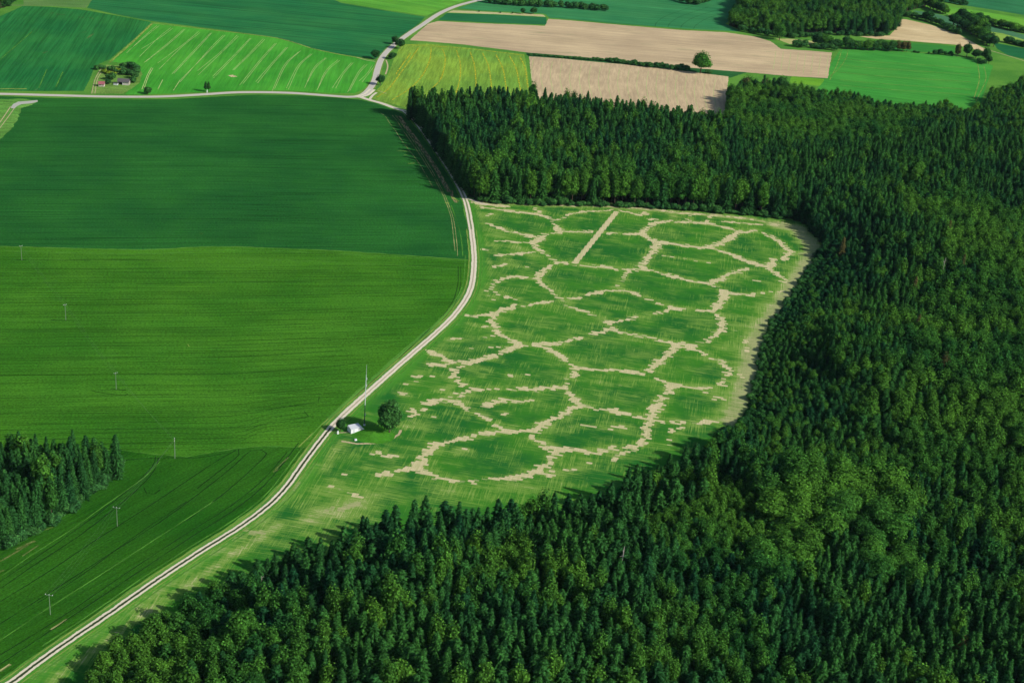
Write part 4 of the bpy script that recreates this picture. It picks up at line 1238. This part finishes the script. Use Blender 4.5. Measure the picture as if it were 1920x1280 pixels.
lone(277, 177, 6.5, 7.0, 'small loose tree beside the pale road right of the farm huts', crown=LONE_D[1])
lone(741, 84, 9.0, 8.0, 'upper roadside tree on the left side of the road bend', crown=LONE_D[1])
lone(750, 92, 10.5, 11.0, 'largest roadside tree on the right of the road where it turns', crown=LONE_D[2])
lone(703, 111, 9.0, 9.5, 'bushy tree left of the road at the corner of two green fields', crown=LONE_D[0])
lone(735, 111, 6.5, 9.0, 'low spreading tree between the road and the yellow field', crown=LONE_D[1])
lone(713, 160, 10.0, 9.0, 'roadside tree hanging over the road below the bend', crown=LONE_D[2])
lone(980, 27, 7.0, 6.0, 'left of the two small trees on the dry grass strip', crown=LONE_D[0])
lone(1000, 27, 8.0, 8.5, 'right of the two small trees on the dry grass strip', crown=LONE_D[1])
for a, b_, w_ in ((898, 23, 1.8), (938, 25, 1.8), (961, 26, 2.2)):
    bush(a, b_, w_, w_ * 1.2, 'tiny sapling on the dry grass strip left of two small trees', 'saplings on the dry grass strip', 'sapling')
lone(1461, 76, 19.0, 14.0, 'pale olive round tree in front of the left end of the hill wood', crown=recolor(LONE[2], M_brd))
lone(1423, 62, 8.0, 8.5, 'small bright round tree at the foot of the hill wood, left side')
lone(1385, 205, 20.0, 9.0, 'tall leafy tree beside the small clearing, left one', crown=LONE[1])
lone(1401, 203, 15.0, 8.0, 'shorter leafy tree beside the small clearing, right one', crown=LONE[0])
lone(1396, 180, 19.0, 10.0, 'brownish tree at the left end of the far tree belt', crown=LONE_BR)
spl = make_spruce(70, 12.0, 1.7, 1.2, .1, M_dark)
tree_obj('conifer_tree', wloc(1428, 182), 0.3, (2.2, 1.75), spl, T_LONE, 'tall narrow dark conifer sticking up above the far tree belt', 'tree', None)
lone(1463, 180, 19.0, 14.0, 'broad dark round tree rising above the far tree belt', crown=LONE_D[0])
lone(1794, 107, 15.0, 7.0, 'brownish narrow tree left end of the group beyond the right green field', crown=LONE_BR)
lone(1812, 107, 15.5, 11.0, 'rounded green tree in the group beyond the right green field, second from left', crown=LONE[0])
lone(1829, 110, 11.0, 11.0, 'dark middle tree in the group beyond the right green field', crown=LONE_D[1])
lone(1846, 116, 16.0, 12.0, 'tallest dark tree at the right of the group beyond the right green field', crown=LONE_D[2])
lone(1853, 120, 9.0, 8.0, 'lowest tree at the right front of the group beyond the right green field', crown=LONE_D[0])
for a, b_, h, w_ in ((1752, 103, 5.5, 6), (1762, 103, 6.5, 7), (1772, 104, 4.5, 5), (1782, 105, 5, 6), (1741, 102, 3, 3), (1715, 99, 2.5, 5), (1722, 100, 2.2, 4), (1836, 118, 5, 8), (1845, 121, 5, 7)):
    bush(a, b_, h, w_, 'low green shrub on the far edge of the right green field', 'shrubs on the far edge of the right green field')
def hedge(line, n, h, w, label, group, jit=1.5, hv=.25, tree=False, mats=None):
    P = smooth_line(WP(line), 1.0)
    for i in range(n):
        p = P[int((i + rng.uniform(.2, .8)) / n * (len(P) - 1))]
        t = i / max(1, n - 1)
        hh = (h[0] + (h[1] - h[0]) * t) * rng.uniform(1 - hv, 1 + hv)
        ww = w * rng.uniform(.8, 1.25)
        x, y = p.x + rng.uniform(-jit, jit), p.y + rng.uniform(-jit, jit)
        if tree:
            c_ = (LONE_D if rng.random() < .6 else LONE)[rng.randrange(3)]
            tree_obj('hedge_tree', (x, y, 0), rng.uniform(0, 6.28), (ww * 1.35 / 9.6, hh * 1.3 / 12.0), c_, T_LONE, label, 'tree', group)
        else:
            c_ = BUSH[rng.randrange(3)]
            tree_obj('shrub', (x, y, 0), rng.uniform(0, 6.28), (ww * 1.25 / 4.9, hh * 1.2 / 4.0), c_, T_BUSH, label, 'shrub', group)
hedge([(912,5),(945,9),(990,12),(1040,14),(1090,17),(1140,21)], 34, (6, 5), 7, 'dark shrub in the long hedge at the top, right of the pale road', 'shrubs of the long hedge at the top', 2)
hedge([(955,7),(985,8)], 4, (10, 11), 9, 'tree standing over the left part of the long hedge at the top', 'trees over the long hedge at the top', 2, tree=True)
hedge([(1120,113),(1180,121),(1225,127),(1290,134)], 26, (2.5, 5.5), 5.5, 'shrub in the hedge between the two brown fields', 'shrubs between the two brown fields', 1.2)
hedge([(990,103),(1060,109),(1120,114)], 14, (1.2, 2.0), 4.5, 'very low shrub at the left end of the hedge between the brown fields', 'low shrubs at the left of the brown field hedge', .8)
hedge([(1325,138),(1335,139)], 2, (3, 3), 4.5, 'small shrub just right of the big round tree on the hedge', 'shrubs right of the big round tree', .5)
hedge([(1490,88),(1500,89),(1512,90)], 4, (6, 6), 8, 'round shrub left end of the hedge behind the brown field corner', 'round shrubs behind the brown field corner', 1)
hedge([(1520,90),(1545,93),(1566,95)], 8, (4, 5), 6, 'shrub in the front hedge behind the brown field corner', 'shrubs behind the brown field corner', 1)
hedge([(1528,84),(1550,88)], 6, (10, 10), 9, 'dark tree at the left end of the tree row behind the right green field', 'dark trees left end of the row', 1.5, tree=True)
hedge([(1560,90),(1600,93),(1640,95),(1676,96)], 18, (9, 8), 8, 'tree in the straight row behind the right green field', 'trees in the straight row behind the right green field', 1.5, tree=True)
for a, b_ in ((1683, 96), (1692, 97), (1700, 97)):
    lone(a, b_, 12, 9, 'reddish brown tree at the right end of the straight tree row', crown=LONE_BR, group='brown trees at the right end of the row')
hedge([(1686,30),(1715,34),(1745,42),(1775,54),(1797,66)], 26, (5.5, 5), 7, 'shrub in the hedge along the back of the sandy field', 'shrubs behind the sandy field', 2)
hedge([(1735,39),(1742,41)], 2, (11, 9), 9, 'taller tree in the hedge along the back of the sandy field', 'tall trees behind the sandy field', 1, tree=True)
hedge([(1783,46),(1805,54),(1825,66),(1845,78),(1860,90)], 24, (9, 9), 10, 'leafy tree in the thick belt right of the sandy field', 'trees in the belt right of the sandy field', 4, tree=True)
hedge([(1820,52),(1838,64),(1850,76)], 9, (15, 14), 12, 'tall leafy tree in the thick belt right of the sandy field', 'tall trees in the belt right of the sandy field', 3, tree=True)
hedge([(1735,13),(1752,20),(1776,28)], 12, (10, 8), 9, 'tree at the right end of the hill wood', 'trees at the right end of the hill wood', 2, tree=True)
hedge([(1745,3),(1758,5),(1770,7)], 7, (6, 6), 8, 'shrub of the upper short hedge above the lime green strip', 'shrubs of the upper left short hedge', 1.5)
hedge([(1776,4),(1795,8),(1810,11)], 8, (5, 5), 7, 'shrub of the upper right short hedge above the lime green strip', 'shrubs of the upper right short hedge', 1.5)
hedge([(1797,33),(1815,38)], 6, (8, 8), 9, 'rounded tree at the left end of the hedge below the lime green strip', 'trees left end of lime strip hedge', 2, tree=True)
hedge([(1822,38),(1850,45),(1885,54),(1925,62)], 26, (8, 6), 8.5, 'tree in the long hedge below the lime green strip', 'trees in the hedge below the lime green strip', 2.5, tree=True)
hedge([(1886,80),(1905,84),(1930,90)], 12, (5, 5), 7.5, 'shrub of the short hedge at the right border', 'shrubs at the right border', 1.5)
hedge([(1272,3),(1285,6),(1302,9),(1330,3)], 12, (6, 5), 7.5, 'shrub at the top border left of the hill wood', 'shrubs at the top border', 1.5)
hedge([(1385,58),(1440,68),(1475,72)], 10, (5, 6), 6, 'shrub at the foot of the hill wood', 'shrubs at the foot of the hill wood', 1)
hedge([(1480,72),(1560,67),(1660,69)], 18, (4, 5), 6, 'bush along the straight front edge of the hill wood', 'bushes along the hill wood front', 1)
# shrubs at the foot of the wood edges
hedge([(900,379),(1000,384),(1100,386),(1250,392),(1400,403),(1480,411)], 60, (3, 4), 5, 'shrub under the trees along the top edge of the patterned field', 'shrubs along the top edge of the patterned field', 1.2, .5)
hedge([(224,868),(205,897),(172,927),(122,963),(82,990),(40,1012),(5,1032)], 26, (3, 4), 5, 'bright shrub along the right edge of the small wood at the left', 'shrubs along the small wood at the left', 1.2, .5)
hedge([(1528,494),(1506,530),(1476,574),(1448,614),(1432,652),(1422,702),(1410,752)], 50, (2.5, 2.5), 4, 'low shrub along the right edge of the patterned field', 'shrubs along the right edge of the patterned field', 1.5, .4)
# the garden plot round the two huts
for a, b_, h, w_ in ((181, 131, 4, 5), (188, 130, 4, 6), (195, 130, 3, 5), (206, 133, 4, 6), (212, 133, 4.5, 6), (232, 128, 5, 7), (240, 127, 5, 7), (248, 129, 6, 8), (255, 133, 6, 8), (256, 141, 6, 8), (253, 148, 6, 8),
                     (249, 155, 5, 7), (238, 140, 5, 7), (230, 141, 5, 7), (205, 150, 5, 7), (211, 150, 6, 8), (203, 158, 4, 6), (245, 142, 5, 7), (228, 133, 4, 6), (218, 138, 3.5, 5)):
    bush(a, b_, h, w_, 'dark bush crowding the garden plot round the two small farm buildings', 'bushes round the two farm buildings', mat=None)
for a, b_ in ((196, 137), (204, 140), (214, 142), (222, 135)):
    bush(a, b_, 3, 6, 'yellow green bush in the middle of the garden plot', 'yellow green bushes in the garden plot', mat=M_yel)
# two clipped trees by the road with a stone between them
col_c = make_broad(81, 9.2, 1.7, 8, leaf=.3, per=150, base=.04, mat=M_dark)
col_t = make_trunk(8.0, .12, 82)
for a, side in ((385.8, 'left'), (391.2, 'right')):
    x, y = W(a, 173)
    tree_obj('columnar_tree', (x, y, 0), 0, (1.0, 1.0), col_c, col_t, side + ' one of the two dark upright trees standing together by the road', 'tree', None)
M_white = mat_plain('white_render', (0.72, 0.74, 0.74), .8, 1.0, .06)
M_grey = mat_plain('pale_grey_sheet', (0.50, 0.53, 0.55), .7, .7, .10)
M_darkroof = mat_plain('weathered_dark_roof', (0.085, 0.08, 0.085), .85, 1.2, .3)
M_red = mat_plain('faded_red_roof', (0.26, 0.09, 0.10), .8, 1.5, .25)
M_wood = mat_plain('grey_boards', (0.30, 0.27, 0.23), .9, 2.0, .25)
M_black = mat_plain('dark_opening', (0.01, 0.01, 0.012), .9, 2, .1)
M_metal = mat_plain('galvanised_steel', (0.50, 0.56, 0.56), .5, 2, .1)
M_metald = mat_plain('dark_steel', (0.05, 0.07, 0.07), .6, 2, .1)
M_pole = mat_plain('silvered_pole_wood', (0.14, 0.20, 0.13), .9, 2, .15)
M_green_paint = mat_plain('door_paint', (0.10, 0.16, 0.12), .7, 2, .1)
e = empty('wayside_shrine', wloc(388.5, 174), 0, 'small pale wayside stone between the two upright trees by the road', 'shrine')
mb = MB(); mb.box((0, 0, .25), (.9, .7, .5)); mb.build('plinth', M_grey, e)
mb = MB(); mb.box((0, 0, 1.35), (.55, .45, 1.7), top=(.8, .8)); mb.build('pillar', M_white, e)
mb = MB(); mb.box((0, 0, 2.35), (.7, .6, .3), top=(.1, .6)); mb.build('cap', M_grey, e)

# ------------------------------------------------------------------ white hut by the mast, with its grass mound
hx, hy = W(668, 811)
ang = pdir((657, 811), (679, 806))
e = empty('white_hut', (hx, hy, 0), ang, 'small white walled hut with pale grey roof beside the tall mast', 'hut')
mb = MB(); mb.box((0, 1.9, 1.15), (5.6, 3.8, 2.5)); mb.build('wall', M_white, e)
mb = MB()
mb.face([(-3.0, -.25, 2.42), (3.1, -.25, 2.42), (2.9, 4.0, 2.62), (-2.4, 4.2, 2.62)]); mb.face([(-2.4, 4.2, 2.5), (2.9, 4.0, 2.5), (3.1, -.25, 2.3), (-3.0, -.25, 2.3)])
for a, b_ in (((-3.0, -.25), (3.1, -.25)), ((3.1, -.25), (2.9, 4.0)), ((2.9, 4.0), (-2.4, 4.2)), ((-2.4, 4.2), (-3.0, -.25))):
    za, zb = (2.42 if a[1] < 1 else 2.62), (2.42 if b_[1] < 1 else 2.62)
    mb.face([(a[0], a[1], za - .12), (b_[0], b_[1], zb - .12), (b_[0], b_[1], zb), (a[0], a[1], za)])
mb.build('roof', M_grey, e)
mb = MB(); mb.box((-1.3, -.03, 1.0), (1.0, .08, 2.0)); d_ = mb.build('door', M_grey, e)
mb = MB(); mb.box((-.95, -.10, 1.0), (.12, .06, .05)); mb.build('handle', M_metald, d_)
mb = MB()
mb.face([(2.8, -.2, 0), (5.6, .1, 0), (2.8, -.2, 2.3)]); mb.face([(5.6, .35, 0), (2.8, .1, 0), (2.8, .1, 2.3)]); mb.face([(2.8, -.2, 2.3), (5.6, .1, 0), (5.6, .35, 0), (2.8, .1, 2.3)])
mb.build('wing_wall', M_white, e)
mx_, my_ = W(700, 815)
gm = []
gv, gf = [], []
RN, SN = 10, 36
for j in range(RN + 1):
    for i in range(SN):
        a = 6.2832 * i / SN
        q = j / RN
        gv.append((mx_ + math.cos(a) * q * 10.5, my_ + math.sin(a) * q * 8.5, .08 + 1.7 * (1 - q * q) ** 1.6 * (1 + .08 * math.sin(3 * a))))
for j in range(RN):
    for i in range(SN):
        i2 = (i + 1) % SN
        gf.append((j * SN + i, (j + 1) * SN + i, (j + 1) * SN + i2, j * SN + i2))
o = bpy.data.objects.new('grass_mound', mesh_from(gv, gf, 'grass_mound', mat_field('mown_mound_grass', (0.035, 0.16, 0.012), (0.06, 0.20, 0.018), 0, 3, 8, .15, .25)))
o.data.polygons.foreach_set('use_smooth', [True] * len(gf))
C.objects.link(o)
tag(o, kind='structure')
def marker(px, py, h, w, label, cat='marker'):
    e = empty('marker_post' if h > .8 else 'boundary_stone', wloc(px, py), .3, label, cat)
    mb = MB(); mb.box((0, 0, h / 2), (w, w, h), top=(.8, .8)); mb.build('post' if h > .8 else 'stone', M_white, e)
    mb = MB(); mb.box((0, 0, h + .06), (w * .7, w * .7, .12), top=(.3, .3)); mb.build('cap', M_grey, e)
marker(633.5, 813, 1.5, .8, 'white post standing left of the white hut by the track')
marker(667, 825, .6, 1.2, 'white stone lying in the grass below the white hut', 'stone')
marker(707, 805, .5, .8, 'small white stone near the foot of the dense round tree', 'stone')

# ------------------------------------------------------------------ mast
e = empty('radio_mast', wloc(683, 797), 0, 'tall thin pale mast rising beside the white hut', 'mast')
mb = MB(); mb.box((0, 0, .3), (1.0, 1.0, .6), top=(.8, .8)); mb.build('base', M_grey, e)
mb = MB(); mb.tube((0, 0, .3), (0, 0, 11), .22, .18, 10); mb.build('lower_pole', M_metald, e)
mb = MB(); mb.tube((0, 0, 11), (0, 0, 27), .17, .13, 10); mb.build('upper_pole', M_metal, e)
mb = MB(); mb.tube((0, 0, 27), (0, 0, 32.5), .07, .04, 8); mb.build('antenna', M_metal, e)
for z_ in (6.0, 21.5, 25.0):
    mb = MB(); mb.box((.32, 0, z_), (.35, .3, 1.1)); mb.tube((0, 0, z_), (.3, 0, z_), .05); mb.build('aerial', M_metal, e)
mb = MB()
for z_ in (1.5, 2.0, 2.5, 3.0, 3.5, 4.0): mb.tube((-.35, 0, z_), (.35, 0, z_), .03, .03, 5)
mb.build('step', M_metal, e)

# ------------------------------------------------------------------ farm buildings
e = empty('red_roofed_hut', wloc(190, 163), 0.1, 'small hut with faded red roof in the garden plot', 'hut')
mb = MB(); mb.box((0, 2.0, 1.2), (4.4, 4.0, 2.4)); mb.build('wall', mat_plain('pale_plaster', (0.42, 0.38, 0.32), .9, 1, .1), e)
mb = MB()
for sgn in (1, -1):
    mb.face([(-2.7, 2 - sgn * 2.5, 2.2), (2.7, 2 - sgn * 2.5, 2.2), (2.7, 2, 4.1), (-2.7, 2, 4.1)][::sgn])
    mb.face([(-2.7, 2 - sgn * 2.5, 2.1), (2.7, 2 - sgn * 2.5, 2.1), (2.7, 2, 4.0), (-2.7, 2, 4.0)][::-sgn])
mb.face([(2.2, 0, 2.38), (2.2, 4, 2.38), (2.2, 2, 3.9)]); mb.face([(-2.2, 4, 2.38), (-2.2, 0, 2.38), (-2.2, 2, 3.9)])
mb.build('roof', M_red, e)
mb = MB(); mb.box((.8, -.03, 1.0), (.9, .08, 2.0)); mb.build('door', M_wood, e)
mb = MB(); mb.box((-1.0, -.03, 1.4), (.8, .08, .8)); mb.build('window', M_black, e)
e = empty('barn', wloc(231, 160), 0.02, 'open fronted dark roofed barn in the garden plot', 'barn')
mb = MB(); mb.box((0, 5.0, 1.5), (9.0, .2, 3.0)); mb.box((-4.4, 2.6, 1.5), (.2, 4.6, 3.0)); mb.box((4.4, 2.6, 1.5), (.2, 4.6, 3.0)); mb.build('wall', M_wood, e)
mb = MB(); mb.box((2.0, .2, 1.25), (4.4, .15, 2.5)); mb.build('front_panel', mat_plain('pale_boards', (0.46, 0.43, 0.38), .9, 2, .2), e)
mb = MB(); mb.box((-4.3, .2, 1.4), (.3, .3, 2.8)); mb.box((-.4, .2, 1.4), (.3, .3, 2.8)); mb.build('post', M_white, e)
mb = MB()
for sgn in (1, -1):
    mb.face([(-5, 2.6 - sgn * 3.1, 2.8), (5, 2.6 - sgn * 3.1, 2.8), (5, 2.6, 5.0), (-5, 2.6, 5.0)][::sgn])
    mb.face([(-5, 2.6 - sgn * 3.1, 2.65), (5, 2.6 - sgn * 3.1, 2.65), (5, 2.6, 4.85), (-5, 2.6, 4.85)][::-sgn])
mb.build('roof', M_darkroof, e)
e = empty('lean_to_shed', wloc(216.5, 160), 0.0, 'low pale shed standing left of the dark roofed barn', 'shed')
mb = MB(); mb.box((0, .9, .75), (3.4, 1.8, 1.5)); mb.build('wall', M_grey, e)
mb = MB(); mb.box((0, .9, 1.6), (3.8, 2.2, .16)); mb.build('roof', M_darkroof, e)

# raised hide in the far hedge, white box
e = empty('hunting_hide', wloc(1787, 57), 0.2, 'small white box hide in the hedge behind the sandy field', 'hide')
mb = MB(); mb.box((0, 0, 4.2), (2.0, 2.0, 2.2)); mb.build('cabin', M_white, e)
mb = MB(); mb.box((0, 0, 5.4), (2.4, 2.4, .2)); mb.build('roof', M_grey, e)
for a, b_ in ((-.8, -.8), (.8, -.8), (.8, .8), (-.8, .8)):
    mb = MB(); mb.tube((a * 1.3, b_ * 1.3, 0), (a, b_, 3.1), .09); mb.build('leg', M_wood, e)

# ------------------------------------------------------------------ power line: poles and cables
POLES = [(41, 488, 'pole'), (123.5, 600, 'pole'), (218, 730, 'pole'), (328, 857, 'frame'), (220, 986, 'tee'), (94.5, 1152, 'tee')]
line_dir = math.atan2(W(94.5, 1152)[1] - W(328, 857)[1], W(94.5, 1152)[0] - W(328, 857)[0])
PLBL = ['faint wooden power pole near the field boundary at far left', 'wooden power pole in the middle of the yellow green field at left',
        'faint wooden power pole lowest in the yellow green field', 'two legged frame power pole at the corner where the power line turns',
        'wooden power pole with crossbar in the deep green field, upper one', 'wooden power pole with crossbar in the deep green field, lower one']
attach = []
dir2 = math.atan2(W(41, 488)[1] - W(328, 857)[1], W(41, 488)[0] - W(328, 857)[0])
for i, (a, b_, kd) in enumerate(POLES):
    rz = (line_dir if i > 3 else dir2 if i < 3 else (line_dir + dir2) / 2) + math.pi / 2
    x, y = W(a, b_)
    e = empty('power_pole', (x, y, 0), rz, PLBL[i], 'power pole', 'poles of the power line')
    Hh = 9.0
    if kd == 'frame':
        for sx in (-1, 1):
            mb = MB(); mb.tube((sx * 1.3, 0, -.5), (sx * .35, 0, Hh), .15, .10, 8); mb.build('leg', M_pole, e)
        mb = MB(); mb.tube((-.9, 0, 4), (.9, 0, 4), .07); mb.build('brace', M_pole, e)
    else:
        mb = MB(); mb.tube((0, 0, -.5), (0, 0, Hh), .16, .10, 10); mb.build('pole', M_pole, e)
    hw = 1.4 if kd != 'pole' else .8
    mb = MB(); mb.box((0, 0, Hh - .1), (hw * 2.1, .18, .16)); mb.build('crossarm', M_pole, e)
    at = []
    for q in (-hw, 0, hw):
        mb = MB(); mb.tube((q, 0, Hh - .02), (q, 0, Hh + .32), .06, .05, 8); mb.tube((q, 0, Hh + .12), (q, 0, Hh + .2), .1, .1, 8); mb.build('insulator', M_white, e)
        at.append(Vector((x + math.cos(rz) * q, y + math.sin(rz) * q, Hh + .3)))
    attach.append(at)
def cable(a, b_, label):
    mb = MB()
    n = 14
    P = [a.lerp(b_, k_ / n) - Vector((0, 0, 4 * 1.3 * (k_ / n) * (1 - k_ / n))) for k_ in range(n + 1)]
    for p, q in zip(P[:-1], P[1:]): mb.tube(p, q, .012, .012, 5, 0, False)
    o = mb.build('power_cable', M_pole)
    tag(o, label, 'cable', 'cables of the power line')
x, y = W(-60, 1330)
far_end = [Vector((x - 1.4, y, 9.3)), Vector((x, y, 9.3)), Vector((x + 1.4, y, 9.3))]
for i in range(5):
    for q in range(3):
        cable(attach[i][q], attach[i + 1][q], 'thin power cable between two neighbouring poles of the line')

# ------------------------------------------------------------------ withered and bare trees that stand out in the forest
for a, b_, h, lab in ((1577, 478, 17, 'rust brown spruce near the right end of the patterned field'), (1710, 560, 20, 'withered brown tree between the dark spruces and the leafy slope, upper'),
                      (1714, 640, 20, 'withered brown tree between the dark spruces and the leafy slope, lower'), (1768, 480, 22, 'thin rusty spruce at the dark gap in the right forest'),
                      (1795, 540, 22, 'brown spruce right of the dark gap in the right forest'), (1762, 720, 18, 'dull brown leafy tree on the right slope'),
                      (1800, 1235, 18, 'dull brownish tree in the dark forest at lower right'), (275, 1200, 10, 'reddish brown tree at the left tip of the bottom forest')):
    x, y = W(a, b_ , 6)
    z_ = float(ground_z(np.array([x]), np.array([y]))[0])
    if a in (1762, 1800, 275):
        tree_obj('withered_tree', (x, y, z_), rng.uniform(0, 6), (h / 26., h / 12.), LONE_BR, T_LONE, lab, 'tree', None)
    else:
        tree_obj('withered_spruce', (x, y, z_), rng.uniform(0, 6), (.85, h * 1.1 / 26.), recolor(SPR[3], M_brown), T_SPR[0], lab, 'tree', None)
for a, b_, h, lab in ((1755, 560, 24, 'bare white trunk standing among the dark spruces right of the patterned field'), (1152, 1150, 23, 'bare pale trunk in the lower middle of the forest'), (488, 1146, 16, 'bare grey snag at the upper left edge of the bottom forest')):
    x, y = W(a, b_)
    e = empty('dead_trunk', (x, y, float(ground_z(np.array([x]), np.array([y]))[0])), 0, lab, 'dead tree')
    mb = MB(); mb.tube((0, 0, 0), (.2, 0, h * .6), .3, .2, 8, 0); mb.tube((.2, 0, h * .6), (.5, .1, h), .2, .06, 8, 0); mb.build('trunk', M_pale, e)
    mb = MB()
    for k_ in range(10):
        z_ = h * rng.uniform(.55, .95); an = rng.uniform(0, 6.28)
        mb.tube((.3, 0, z_), (.3 + math.cos(an) * 1.3, math.sin(an) * 1.3, z_ + .3), .05, .02, 5)
    mb.tube((.25, 0, h * .5), (.42, .05, h * .97), .1, .06, 6); mb.build('branches', M_pale, e)

# ------------------------------------------------------------------ air
mb = MB()
mb.box((150, 900, 185), (2600, 3000, 372))
hz = mb.build('haze', None)
hm = bpy.data.materials.new('pale_air')
hm.use_nodes = True
ht = hm.node_tree
for n_ in list(ht.nodes):
    if n_.type != 'OUTPUT_MATERIAL': ht.nodes.remove(n_)
pv = ht.nodes.new('ShaderNodeVolumePrincipled')
pv.inputs['Color'].default_value = (0.55, 0.80, 1.0, 1)
pv.inputs['Density'].default_value = 0.000008
ht.links.new(pv.outputs[0], ht.nodes['Material Output'].inputs['Volume'])
hz.data.materials.clear()
hz.data.materials.append(hm)
tag(hz, kind='stuff')
